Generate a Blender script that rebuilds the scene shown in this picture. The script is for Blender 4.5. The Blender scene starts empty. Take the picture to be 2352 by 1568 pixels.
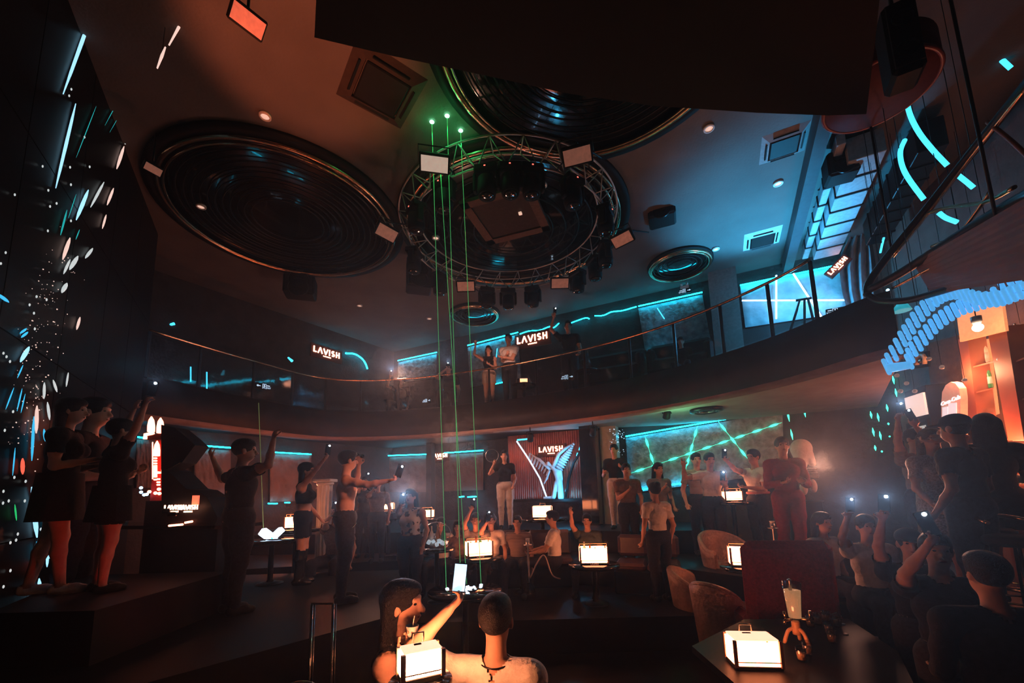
import bpy, bmesh, math, random
import numpy as np
from mathutils import Matrix, Vector, Euler

random.seed(7); np.random.seed(7)
PI = math.pi
scene = bpy.context.scene
COL = scene.collection

# ------------------------------------------------------------------ camera
FPX, SHIFT_PX, PITCH, ROLL, CAM_Z = 940.0, 209.0, math.radians(8), math.radians(-1.5), 2.0
cam_data = bpy.data.cameras.new('camera')
cam_data.sensor_width = 36.0
cam_data.lens = FPX / 2352 * 36.0
cam_data.shift_y = SHIFT_PX / 2352
cam_data.clip_start = 0.05
cam = bpy.data.objects.new('camera', cam_data)
COL.objects.link(cam)
RM = Matrix.Rotation(PI / 2 + PITCH, 3, 'X') @ Matrix.Rotation(ROLL, 3, 'Z')
cam.matrix_world = Matrix.Translation((0, 0, CAM_Z)) @ RM.to_4x4()
scene.camera = cam

# ------------------------------------------------------------------ world, exposure
world = bpy.data.worlds.new('night')
scene.world = world
world.use_nodes = True
world.node_tree.nodes['Background'].inputs[0].default_value = (0.006, 0.004, 0.004, 1)
world.node_tree.nodes['Background'].inputs[1].default_value = 0.0
vs = scene.view_settings
vs.view_transform = 'Standard'; vs.look = 'None'; vs.gamma = 1.0
vs.use_curve_mapping = False
vs.exposure = 0.0
cy = scene.cycles
cy.use_denoising = True
cy.max_bounces = 3; cy.diffuse_bounces = 1; cy.glossy_bounces = 1
cy.transmission_bounces = 2; cy.volume_bounces = 0; cy.transparent_max_bounces = 6
cy.use_adaptive_sampling = True; cy.adaptive_threshold = .1; cy.adaptive_min_samples = 8
cy.sample_clamp_indirect = 3.0
cy.sample_clamp_direct = 0.0
cy.caustics_reflective = False; cy.caustics_refractive = False
cy.use_light_tree = True

# ------------------------------------------------------------------ club washes read off lit surfaces, plus added fill, spot and haze lamps
def lamp(name, kind, loc, energy, color, target=None, size=0.1, angle=60, blend=0.6):
    ld = bpy.data.lights.new(name, kind)
    ld.energy = energy; ld.color = color
    if kind == 'SPOT':
        ld.spot_size = math.radians(angle); ld.spot_blend = blend; ld.shadow_soft_size = size
    elif kind == 'POINT':
        ld.shadow_soft_size = size
    o = bpy.data.objects.new(name, ld)
    COL.objects.link(o)
    o.location = loc
    if target is not None:
        o.rotation_euler = (Vector(target) - Vector(loc)).to_track_quat('-Z', 'Y').to_euler()
    return o
HAZE = .0055
WARM, RED, ORANGE, CYANC, GREENC = (1, .44, .30), (1, .10, .05), (1, .20, .08), (.05, .50, 1.0), (.25, 1, .45)
LAMPS = [
    ('ceiling_wash_or_fill', 'SPOT', (-2.2, 3.3, 4.2), 300, ORANGE, (-2.1, 3.75, 6.7), 56),
    ('ceiling_wash_or_fill', 'SPOT', (2.2, 4.6, 4.9), 26, WARM, (2.7, 4.9, 6.7), 100),  # added dim fill for the ceiling, no fixture
    ('ceiling_wash_or_fill', 'SPOT', (-1.6, 8.9, 4.9), 5, WARM, (-2.0, 9.6, 6.7), 110),
    ('blue_wash', 'SPOT', (4.9, 7.2, 4.4), 1150, CYANC, (4.5, 6.5, 6.7), 80),
    ('blue_wash', 'POINT', (5.6, 7.4, 5.4), 75, CYANC, None, 0),
    ('bar_wash', 'POINT', (5.9, 5.2, 2.4), 60, ORANGE, None, 0),
    ('bar_wash', 'POINT', (6.1, 5.4, 3.4), 30, (1, .4, .2), None, 0),
    ('wall_wash', 'POINT', (-4.3, 8.6, 2.0), 85, ORANGE, None, 0),
    ('room_fill', 'POINT', (-1.2, 8.3, 3.1), 75, WARM, None, 0),  # added and unseen, warms the air under the balcony
    ('room_fill', 'POINT', (.9, 7.6, 3.1), 26, ORANGE, None, 0),
    ('fill_spot', 'SPOT', (.2, 5.2, 5.6), 110, WARM, (-1.5, 6.2, 1.7), 20),  # added like the other high spots to brighten guests, no fixture
    ('green_wash', 'POINT', (3.0, 7.3, 3.0), 13, GREENC, None, 0),
    ('haze_fill', 'SPOT', (5.0, 6.7, 2.3), 170, WARM, (0, 0, 2), 46),  # added unseen lamps facing the camera, to make the haze glow
    ('haze_fill', 'SPOT', (-3.0, 10.9, 5.2), 260, WARM, (0, 0, 2), 44),
    ('haze_fill', 'SPOT', (-2.0, 8.0, 2.0), 150, WARM, (0, 0, 2), 50),
    ('red_sidelight', 'SPOT', (-1.6, 3.3, .95), 30, (1, .02, .02), (-4.0, 3.9, 1.4), 36),
    ('fill_spot', 'SPOT', (.2, 7.2, 5.5), 190, WARM, (-.25, 9.8, 5.0), 26),
    ('fill_spot', 'SPOT', (1.4, 5.4, 5.7), 140, WARM, (3.2, 6.7, 1.9), 34),
    ('fill_spot', 'SPOT', (-.2, 4.9, 5.8), 60, ORANGE, (-2.2, 5.3, 1.9), 30),
    ('stage_fill', 'SPOT', (.7, 3.3, 3.0), 330, (1, .32, .16), (-1.95, 5.0, 1.9), 20),  # added from the front to brighten the dancers, no fixture
    ('fill_spot', 'SPOT', (.4, 5.0, 5.8), 50, ORANGE, (.6, 6.9, 1.2), 46),
]
for nm, kd, lc, en, cl, tg, an in LAMPS: lamp(nm, kd, lc, en, cl, tg, .12, an or 60)

# ------------------------------------------------------------------ pixels to places
CAMP = Vector((0, 0, CAM_Z))
def ray(px, py):
    return RM @ Vector(((px - 1176) / FPX, (784 - py + SHIFT_PX) / FPX, -1.0))
def P(px, py, d):
    r = ray(px, py); return CAMP + r * (d / r.y)
def onz(px, py, z):
    r = ray(px, py); return CAMP + r * ((z - CAM_Z) / r.z)
def onpl(px, py, a, b, off=0.0):
    r = ray(px, py); n = Vector((b[1] - a[1], -(b[0] - a[0]))).normalized()
    if n.dot(Vector(a[:2])) > 0: n = -n          # towards the camera
    c = n.dot(Vector(a[:2])) + off
    return CAMP + r * (c / (n.x * r.x + n.y * r.y))
def plane_axes(a, b):
    u = (Vector((b[0], b[1], 0)) - Vector((a[0], a[1], 0))).normalized()
    n = Vector((u.y, -u.x, 0))
    if n.dot(Vector((a[0], a[1], 0))) > 0: n = -n
    return u, n

# ------------------------------------------------------------------ materials
MATS = {}
def mat(name, col=(.5, .5, .5), rough=.6, metal=0.0, var=.15, scale=20.0, bump=0.0, bscale=None,
        emit=None, estr=0.0, spec=None, trans=0.0, alpha=1.0, coat=0.0):
    if name in MATS: return MATS[name]
    m = bpy.data.materials.new(name); m.use_nodes = True
    nt = m.node_tree; b = nt.nodes['Principled BSDF']
    tc = nt.nodes.new('ShaderNodeTexCoord')
    nz = nt.nodes.new('ShaderNodeTexNoise'); nz.inputs['Scale'].default_value = scale
    nz.inputs['Detail'].default_value = 3.0
    nt.links.new(tc.outputs['Object'], nz.inputs['Vector'])
    rp = nt.nodes.new('ShaderNodeValToRGB')
    c = Vector(col)
    rp.color_ramp.elements[0].position = .3; rp.color_ramp.elements[1].position = .7
    rp.color_ramp.elements[0].color = (*(c * (1 - var)), 1)
    rp.color_ramp.elements[1].color = (*[min(1, v) for v in c * (1 + var)], 1)
    nt.links.new(nz.outputs['Fac'], rp.inputs['Fac'])
    nt.links.new(rp.outputs['Color'], b.inputs['Base Color'])
    b.inputs['Roughness'].default_value = rough
    b.inputs['Metallic'].default_value = metal
    if spec is None and rough >= .5 and metal == 0: spec = .15
    if spec is not None: b.inputs['Specular IOR Level'].default_value = spec
    if trans: b.inputs['Transmission Weight'].default_value = trans
    if coat: b.inputs['Coat Weight'].default_value = coat
    b.inputs['Alpha'].default_value = alpha
    if bump:
        bn = nt.nodes.new('ShaderNodeBump'); bn.inputs['Strength'].default_value = bump
        bn.inputs['Distance'].default_value = .03
        n2 = nz
        if bscale:
            n2 = nt.nodes.new('ShaderNodeTexNoise'); n2.inputs['Scale'].default_value = bscale
            n2.inputs['Detail'].default_value = 5.0
            nt.links.new(tc.outputs['Object'], n2.inputs['Vector'])
        nt.links.new(n2.outputs['Fac'], bn.inputs['Height'])
        nt.links.new(bn.outputs['Normal'], b.inputs['Normal'])
    if emit is not None:
        b.inputs['Emission Color'].default_value = (*emit, 1)
        b.inputs['Emission Strength'].default_value = estr
    MATS[name] = m
    return m
def glow(name, emit, estr, lights=True):
    m = mat(name, col=[min(.8, v) for v in emit], rough=.5, emit=emit, estr=estr)
    if not lights: m.cycles.emission_sampling = 'NONE'      # too faint to light its surroundings
    return m
def spots_mat(name, c1, c2, scale, thr=.5, rough=.8):
    if name in MATS: return MATS[name]
    m = bpy.data.materials.new(name); m.use_nodes = True
    nt = m.node_tree; b = nt.nodes['Principled BSDF']; b.inputs['Roughness'].default_value = rough
    tc = nt.nodes.new('ShaderNodeTexCoord'); nz = nt.nodes.new('ShaderNodeTexNoise')
    nz.inputs['Scale'].default_value = scale; nz.inputs['Detail'].default_value = 1.0
    rp = nt.nodes.new('ShaderNodeValToRGB'); rp.color_ramp.interpolation = 'CONSTANT'
    rp.color_ramp.elements[0].color = (*c1, 1); rp.color_ramp.elements[1].color = (*c2, 1)
    rp.color_ramp.elements[1].position = thr
    nt.links.new(tc.outputs['Object'], nz.inputs['Vector']); nt.links.new(nz.outputs['Fac'], rp.inputs['Fac'])
    nt.links.new(rp.outputs['Color'], b.inputs['Base Color'])
    MATS[name] = m; return m
def stripes_mat(name, c1, c2, scale):
    if name in MATS: return MATS[name]
    m = bpy.data.materials.new(name); m.use_nodes = True
    nt = m.node_tree; b = nt.nodes['Principled BSDF']; b.inputs['Roughness'].default_value = .8
    tc = nt.nodes.new('ShaderNodeTexCoord'); wv = nt.nodes.new('ShaderNodeTexWave')
    wv.bands_direction = 'Z'; wv.inputs['Scale'].default_value = scale
    rp = nt.nodes.new('ShaderNodeValToRGB'); rp.color_ramp.interpolation = 'CONSTANT'
    rp.color_ramp.elements[0].color = (*c1, 1); rp.color_ramp.elements[1].color = (*c2, 1)
    rp.color_ramp.elements[1].position = .5
    nt.links.new(tc.outputs['Object'], wv.inputs['Vector']); nt.links.new(wv.outputs['Fac'], rp.inputs['Fac'])
    nt.links.new(rp.outputs['Color'], b.inputs['Base Color'])
    MATS[name] = m; return m

M_FLOOR = mat('floor_black', (.009, .008, .008), .42, 0, .3, 6, .05, spec=.15)
M_CEIL = mat('ceiling_plaster', (.105, .094, .087), .85, 0, .16, 1.3, .15, 30)
M_WALL = mat('wall_dark_plaster', (.05, .04, .038), .75, 0, .25, 3, .4, 18)
M_WALLR = mat('wall_brown_panel', (.20, .13, .11), .7, 0, .2, 3, .3, 25)
M_FASCIA = mat('fascia_black', (.013, .010, .009), .55, 0, .3, 4)
M_SOFFIT = mat('soffit_grey', (.30, .28, .25), .7, 0, .1, 4)
M_ROCK = mat('rock_panel', (.36, .40, .42), .75, 0, .35, 9, 1.0, 16)
M_BLACK = mat('black_matte', (.006, .006, .0065), .6, 0, .2, 12)
M_GLOSSB = mat('black_gloss', (.006, .006, .007), .12, 0, .2, 12, coat=.5)
M_BMET = mat('black_metal', (.02, .02, .022), .35, .7, .2, 30)
M_CHROME = mat('chrome', (.62, .60, .58), .18, 1.0, .05, 30)
M_STEEL = mat('brushed_steel', (.50, .47, .45), .32, 1.0, .1, 30)
M_BRASS = mat('brass_tube', (.62, .42, .26), .25, 1.0, .1, 30)
M_WOOD = mat('red_wood', (.26, .085, .045), .45, 0, .18, 3)
M_REDF = mat('red_velvet', (.26, .012, .014), .9, 0, .25, 40, .3, 90)
M_LEATH = mat('tan_leather', (.40, .24, .19), .45, 0, .15, 30, .2, 60)
M_GLASS = mat('clear_glass', (.8, .85, .85), .05, 0, .02, 5, trans=1.0)
M_PANE = None
M_SKIN = mat('skin', (.50, .27, .19), .55, 0, .1, 14)
M_SKIN2 = mat('skin_tan', (.40, .20, .13), .5, 0, .1, 14)
M_HAIR = mat('black_hair', (.010, .008, .008), .5, 0, .3, 60, .4, 140)
M_HAIRB = mat('brown_hair', (.07, .035, .022), .5, 0, .3, 60, .4, 140)
M_TEEB = mat('black_cotton', (.011, .010, .011), .85, 0, .25, 30, .2, 60)
M_TEEW = mat('white_cotton', (.62, .58, .56), .85, 0, .08, 30, .2, 50)
M_TEEG = mat('grey_cotton', (.20, .18, .18), .85, 0, .15, 30, .2, 50)
M_JEAN = mat('dark_denim', (.02, .02, .028), .8, 0, .3, 40, .2, 120)
M_JEANW = mat('pale_trousers', (.50, .47, .45), .8, 0, .1, 30, .2, 60)
M_REDT = mat('red_shirt', (.24, .016, .014), .8, 0, .15, 30)
M_SHOE = mat('dark_shoe', (.02, .02, .02), .5, 0, .2, 30)
M_SHOEW = mat('white_shoe', (.60, .56, .55), .6, 0, .1, 30)
M_EYE = mat('eye_dark', (.01, .008, .008), .15)
M_LIP = mat('lips', (.30, .09, .08), .45)
M_WHITE = mat('white_plastic', (.62, .60, .57), .4, 0, .05, 12)
M_BOX = glow('lightbox_face', (1.0, .27, .11), 14.0)
M_BOXN = glow('lightbox_face_near', (1.0, .24, .09), 20.0)
M_BOXM = glow('lightbox_face_strong', (1.0, .30, .12), 150.0)
M_TRUSS = mat('truss_alu', (.55, .50, .46), .45, .25, .1, 30)
M_BOXD = glow('lightbox_face_dim', (1.0, .30, .13), 5)
M_SIGN = glow('sign_letters', (1.0, .42, .26), 9.0, False)
M_SIGNC = glow('exit_sign_face', (.42, .62, .80), 1.3, False)
M_SIGNB = glow('exit_sign_cyan', (.13, .50, .95), 1.6, False)
M_CYAN = glow('cyan_strip', (.003, .40, .60), 30.0)
M_CYANW = glow('pale_blue_tube', (.30, .62, 1.0), 6.0)
M_CYANL = glow('cyan_tube', (.06, .62, .95), 1.8)
M_BEAD = glow('blue_bead', (.09, .42, .85), .85, False)
M_GREEN = glow('green_dash', (.05, .85, .50), 2.6, False)
M_LASER = glow('laser_green', (.06, .40, .11), .6, False)
M_FLASH = glow('phone_flash', (.6, .8, 1.0), 60.0, False)
M_FLASHS = 3.0
M_SCREEN = glow('phone_screen', (.45, .72, .95), 1.4, False)
M_STAR = glow('white_light', (.55, .75, 1.0), 5.0)
M_BARLIT = glow('bar_light', (1.0, .36, .15), 5)
M_BARDIM = glow('bar_glow_panel', (1.0, .32, .12), .9)
M_REDLED = glow('red_tube', (1.0, .22, .12), 9.0)
M_PANELF = glow('lamp_panel_face', (.60, .27, .19), .17, False)  # glow stands in for light reflecting off the pale faces
M_PANELB = glow('lamp_panel_bright', (.75, .58, .46), .55, False)
M_PALE = glow('pale_lamp_dot', (.9, .55, .42), .8, False)

# a see-through pane: mostly clear, a little mirror
def pane_mat(name, tint, amt):
    m = bpy.data.materials.new(name); m.use_nodes = True
    nt = m.node_tree; nt.nodes.remove(nt.nodes['Principled BSDF'])
    out = nt.nodes['Material Output']
    tr = nt.nodes.new('ShaderNodeBsdfTransparent'); tr.inputs[0].default_value = (*tint, 1)
    gl = nt.nodes.new('ShaderNodeBsdfGlossy'); gl.inputs['Roughness'].default_value = .06
    mx = nt.nodes.new('ShaderNodeMixShader')
    mx.inputs[0].default_value = amt
    nt.links.new(tr.outputs[0], mx.inputs[1])
    nt.links.new(gl.outputs[0], mx.inputs[2]); nt.links.new(mx.outputs[0], out.inputs['Surface'])
    MATS[name] = m; return m
M_PANE = pane_mat('balustrade_glass', (.90, .92, .92), .06)
M_CUP = pane_mat('tumbler_glass', (.86, .84, .82), .14)

# ------------------------------------------------------------------ objects
WORLD_M = {}
def reg(o, parent, local):
    WORLD_M[o.name] = (WORLD_M[parent.name] @ local) if parent else local
def tag(o, label=None, cat=None, group=None, kind=None):
    if label: o['label'] = label
    if cat: o['category'] = cat
    if group: o['group'] = group
    if kind: o['kind'] = kind
    return o
def thing(name, label, cat, loc=(0, 0, 0), rz=0.0, group=None, kind=None):
    o = bpy.data.objects.new(name, None); COL.objects.link(o)
    o.empty_display_size = .1
    o.location = loc; o.rotation_euler = (0, 0, rz)
    reg(o, None, Matrix.Translation(loc) @ Matrix.Rotation(rz, 4, 'Z'))
    return tag(o, label, cat, group, kind)
def mesh_obj(name, me, parent=None, matrix=None):
    o = bpy.data.objects.new(name, me); COL.objects.link(o)
    mtx = matrix or Matrix.Identity(4)
    if parent: o.parent = parent
    o.matrix_local = mtx
    reg(o, parent, mtx)
    return o
def copy_tree(o, parent=None):
    c = o.copy(); COL.objects.link(c)
    if parent is not None: c.parent = parent
    WORLD_M[c.name] = WORLD_M[o.name]
    for ch in list(o.children): copy_tree(ch, c)
    return c
def place(o, loc, rz=0.0, scale=None):
    o.location = loc; o.rotation_euler = (0, 0, rz)
    if scale: o.scale = (scale, scale, scale)
    WORLD_M[o.name] = Matrix.Translation(loc) @ Matrix.Rotation(rz, 4, 'Z')
    return o

class MB:
    def __init__(s): s.v = []; s.f = []; s.sm = []
    def add(s, vs, fs, smooth=False):
        n = len(s.v); s.v += [tuple(v) for v in vs]
        s.f += [tuple(i + n for i in f) for f in fs]; s.sm += [smooth] * len(fs); return s
    def box(s, c, size, rot=None, bev=0.0):
        hx, hy, hz = size[0] / 2, size[1] / 2, size[2] / 2
        if bev > 0:
            b = min(bev, hx * .9, hy * .9, hz * .9); pts = []
            idx = {}
            for sx in (-1, 1):
                for sy in (-1, 1):
                    for sz in (-1, 1):
                        for ax in range(3):
                            p = [sx * (hx - b), sy * (hy - b), sz * (hz - b)]
                            p[ax] = (sx * hx, sy * hy, sz * hz)[ax]
                            idx[(sx, sy, sz, ax)] = len(pts); pts.append(p)
            I = idx; fs = []
            for sx in (-1, 1):
                fs.append([I[(sx, a, c_, 0)] for a, c_ in ((-1, -1), (1, -1), (1, 1), (-1, 1))][::sx])
                fs.append([I[(a, sx, c_, 1)] for a, c_ in ((-1, -1), (-1, 1), (1, 1), (1, -1))][::sx])
                fs.append([I[(a, c_, sx, 2)] for a, c_ in ((-1, -1), (1, -1), (1, 1), (-1, 1))][::sx])
            for a in (-1, 1):
                for c_ in (-1, 1):
                    fs.append([I[(-1, a, c_, 1)], I[(1, a, c_, 1)], I[(1, a, c_, 2)], I[(-1, a, c_, 2)]][::-a * c_])
                    fs.append([I[(a, -1, c_, 0)], I[(a, 1, c_, 0)], I[(a, 1, c_, 2)], I[(a, -1, c_, 2)]][::a * c_])
                    fs.append([I[(a, c_, -1, 0)], I[(a, c_, 1, 0)], I[(a, c_, 1, 1)], I[(a, c_, -1, 1)]][::-a * c_])
                    for d in (-1, 1):
                        fs.append([I[(a, c_, d, 0)], I[(a, c_, d, 1)], I[(a, c_, d, 2)]][::a * c_ * d])
        else:
            pts = [(x, y, z) for x in (-hx, hx) for y in (-hy, hy) for z in (-hz, hz)]
            fs = [(0, 1, 3, 2), (4, 6, 7, 5), (0, 4, 5, 1), (2, 3, 7, 6), (0, 2, 6, 4), (1, 5, 7, 3)]
        c = Vector(c)
        R = rot if rot is not None else Matrix.Identity(3)
        return s.add([c + R @ Vector(p) for p in pts], fs)
    def obox(s, a, u, v, w):          # box from a corner and three edge vectors
        a, u, v, w = map(Vector, (a, u, v, w))
        pts = [a + u * i + v * j + w * k for i in (0, 1) for j in (0, 1) for k in (0, 1)]
        fs = [(0, 1, 3, 2), (4, 6, 7, 5), (0, 4, 5, 1), (2, 3, 7, 6), (0, 2, 6, 4), (1, 5, 7, 3)]
        if u.cross(v).dot(w) < 0: fs = [f[::-1] for f in fs]
        return s.add(pts, fs)
    def prism(s, poly, vec):          # extrude a 3d polygon along vec
        poly = [Vector(p) for p in poly]; vec = Vector(vec); n = len(poly)
        nrm = Vector((0, 0, 0))
        for i in range(n): nrm += poly[i].cross(poly[(i + 1) % n])
        if nrm.dot(vec) > 0: poly = poly[::-1]
        vs_ = poly + [p + vec for p in poly]
        fs = [tuple(range(n)), tuple(range(2 * n - 1, n - 1, -1))]
        fs += [(i, i + n, (i + 1) % n + n, (i + 1) % n) for i in range(n)]
        return s.add(vs_, fs)
    def tube(s, pts, r, seg=8, closed=False, cap=True):
        pts = [Vector(p) for p in pts]; n = len(pts)
        rs = r if isinstance(r, (list, tuple)) else [r] * n
        base = len(s.v); up = None; rings = []
        for i, p in enumerate(pts):
            a = pts[(i - 1) % n] if (closed or i > 0) else p
            b = pts[(i + 1) % n] if (closed or i < n - 1) else p
            t = (b - a).normalized()
            if up is None:
                up = t.orthogonal().normalized()
            up = (up - t * up.dot(t))
            up = up.normalized() if up.length > 1e-6 else t.orthogonal().normalized()
            w = t.cross(up)
            rings.append([p + (up * math.cos(2 * PI * k / seg) + w * math.sin(2 * PI * k / seg)) * rs[i] for k in range(seg)])
        for rg in rings: s.v += [tuple(q) for q in rg]
        m = n if closed else n - 1
        for i in range(m):
            j = (i + 1) % n
            for k in range(seg):
                k2 = (k + 1) % seg
                s.f.append((base + i * seg + k, base + i * seg + k2, base + j * seg + k2, base + j * seg + k)); s.sm.append(True)
        if cap and not closed:
            s.f.append(tuple(base + k for k in range(seg))[::-1]); s.sm.append(False)
            s.f.append(tuple(base + (n - 1) * seg + k for k in range(seg))); s.sm.append(False)
        return s
    def lathe(s, prof, c=(0, 0, 0), seg=24, rot=None, smooth=True):   # profile of (r,z)
        c = Vector(c); base = len(s.v); n = len(prof); R = rot or Matrix.Identity(3)
        for (r, z) in prof:
            for k in range(seg):
                a = 2 * PI * k / seg
                s.v.append(tuple(c + R @ Vector((r * math.cos(a), r * math.sin(a), z))))
        for i in range(n - 1):
            for k in range(seg):
                k2 = (k + 1) % seg
                s.f.append((base + i * seg + k, base + i * seg + k2, base + (i + 1) * seg + k2, base + (i + 1) * seg + k)); s.sm.append(smooth)
        s.f.append(tuple(base + k for k in range(seg))[::-1]); s.sm.append(False)
        s.f.append(tuple(base + (n - 1) * seg + k for k in range(seg))); s.sm.append(False)
        return s
    def ball(s, c, r, seg=12, rings=8, rot=None):
        r = r if isinstance(r, (list, tuple)) else (r, r, r)
        c = Vector(c); R = rot or Matrix.Identity(3); base = len(s.v)
        for i in range(1, rings):
            th = PI * i / rings
            for k in range(seg):
                a = 2 * PI * k / seg
                s.v.append(tuple(c + R @ Vector((r[0] * math.sin(th) * math.cos(a), r[1] * math.sin(th) * math.sin(a), -r[2] * math.cos(th)))))
        b0 = len(s.v); s.v.append(tuple(c + R @ Vector((0, 0, -r[2])))); s.v.append(tuple(c + R @ Vector((0, 0, r[2]))))
        for i in range(rings - 2):
            for k in range(seg):
                k2 = (k + 1) % seg
                s.f.append((base + i * seg + k, base + i * seg + k2, base + (i + 1) * seg + k2, base + (i + 1) * seg + k)); s.sm.append(True)
        for k in range(seg):
            k2 = (k + 1) % seg
            s.f.append((b0, base + k2, base + k)); s.sm.append(True)
            o = base + (rings - 2) * seg
            s.f.append((b0 + 1, o + k, o + k2)); s.sm.append(True)
        return s
    def sheet(s, grid):               # rows of points
        base = len(s.v); n = len(grid); m = len(grid[0])
        for row in grid: s.v += [tuple(p) for p in row]
        for i in range(n - 1):
            for j in range(m - 1):
                s.f.append((base + i * m + j, base + i * m + j + 1, base + (i + 1) * m + j + 1, base + (i + 1) * m + j)); s.sm.append(True)
        return s
    def mesh(s, name, material, inv=None):
        me = bpy.data.meshes.new(name)
        vs_ = s.v if inv is None else [tuple(inv @ Vector(v)) for v in s.v]
        me.from_pydata(vs_, [], s.f)
        me.polygons.foreach_set('use_smooth', s.sm)
        if material: me.materials.append(material)
        me.update(); return me
    def build(s, name, material, parent=None, world=True):
        inv = WORLD_M[parent.name].inverted() if (parent and world) else None
        return mesh_obj(name, s.mesh(name, material, inv), parent)
    def solo(s, name, material, label, cat, group=None, kind=None):   # a thing that is one mesh, origin at its base
        vs_ = np.array(s.v); lo = vs_.min(0); hi = vs_.max(0)
        o_ = Vector(((lo[0] + hi[0]) / 2, (lo[1] + hi[1]) / 2, lo[2]))
        m = Matrix.Translation(o_)
        o = mesh_obj(name, s.mesh(name, material, m.inverted()), None, m)
        return tag(o, label, cat, group, kind)
def struct(name, mb, material, label=None):
    o = mb.build(name, material); o['kind'] = 'structure'
    if label: o['label'] = label
    return o
def arc(c, r, a0, a1, n, z=None):
    return [Vector((c[0] + r * math.cos(a0 + (a1 - a0) * i / n), c[1] + r * math.sin(a0 + (a1 - a0) * i / n), c[2] if z is None else z)) for i in range(n + 1)]
def catmull(pts, per=6):
    pts = [Vector(p) for p in pts]; out = []
    for i in range(len(pts) - 1):
        p0 = pts[max(i - 1, 0)]; p1 = pts[i]; p2 = pts[i + 1]; p3 = pts[min(i + 2, len(pts) - 1)]
        for k in range(per):
            t = k / per
            out.append(.5 * ((2 * p1) + (p2 - p0) * t + (2 * p0 - 5 * p1 + 4 * p2 - p3) * t * t + (3 * p1 - p0 - 3 * p2 + p3) * t ** 3))
    out.append(pts[-1]); return out

# lettering: strokes of a bold sans alphabet as flat bars
def stroke_poly(mb, pts, w, o, ux, uy, un, depth):
    for i in range(len(pts) - 1):
        a = Vector(pts[i]); b = Vector(pts[i + 1]); t = (b - a).normalized(); n = Vector((-t.y, t.x))
        a2 = a - t * (w * .0 if i == 0 else w * .25); b2 = b + t * (w * .0 if i == len(pts) - 2 else w * .25)
        q = [a2 - n * w / 2, b2 - n * w / 2, b2 + n * w / 2, a2 + n * w / 2]
        mb.prism([o + ux * p.x + uy * p.y for p in q], un * depth)
def s_curve():
    p = []
    for k in range(9):
        a = math.radians(35 + k * 235 / 8); p.append((.30 + .22 * math.cos(a), .72 + .20 * math.sin(a)))
    for k in range(9):
        a = math.radians(90 - k * 235 / 8); p.append((.30 + .24 * math.cos(a), .28 + .20 * math.sin(a)))
    return p
LET = {'L': ([[(.1, 1), (.1, 0)], [(.0, .09), (.55, .09)]], .66),
       'A': ([[(.02, 0), (.40, 1)], [(.40, 1), (.78, 0)]], .86),
       'V': ([[(.02, 1), (.40, 0)], [(.40, 0), (.78, 1)]], .86),
       'I': ([[(.1, 0), (.1, 1)]], .32),
       'S': ([s_curve()], .70),
       'H': ([[(.1, 0), (.1, 1)], [(.62, 0), (.62, 1)], [(.1, .5), (.62, .5)]], .84)}
def lavish(mb, o, ux, uy, un, h, depth=.01, sub=True, gap=.15):
    total = sum(LET[c][1] + gap for c in 'LAVISH') - gap; x = -total / 2
    for c in 'LAVISH':
        for st in LET[c][0]:
            stroke_poly(mb, [((x + q[0]) * h, q[1] * h) for q in st], .17 * h, o, ux, uy, un, depth)
        x += LET[c][1] + gap
    if sub: text_mesh(mb, 'L O U N G E', o - uy * (h * .42), ux, uy, un, h * .26, depth)
_TXT = {}
def text_mesh(mb, txt, o, ux, uy, un, size, depth):
    if txt not in _TXT:
        cu = bpy.data.curves.new('lettering', 'FONT'); cu.body = txt; cu.align_x = 'CENTER'; cu.size = 1.0
        cu.resolution_u = 3; cu.extrude = .5
        ob = bpy.data.objects.new('lettering', cu); COL.objects.link(ob)
        dg = bpy.context.evaluated_depsgraph_get()
        me = ob.evaluated_get(dg).to_mesh()
        _TXT[txt] = ([v.co.copy() for v in me.vertices], [tuple(p.vertices) for p in me.polygons])
        ob.evaluated_get(dg).to_mesh_clear()
        bpy.data.objects.remove(ob); bpy.data.curves.remove(cu)
    vs_, fs = _TXT[txt]
    mb.add([o + ux * (v.x * size) + uy * (v.y * size) + un * ((v.z + .5) * depth) for v in vs_], fs)
Z = Vector((0, 0, 1))

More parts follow.
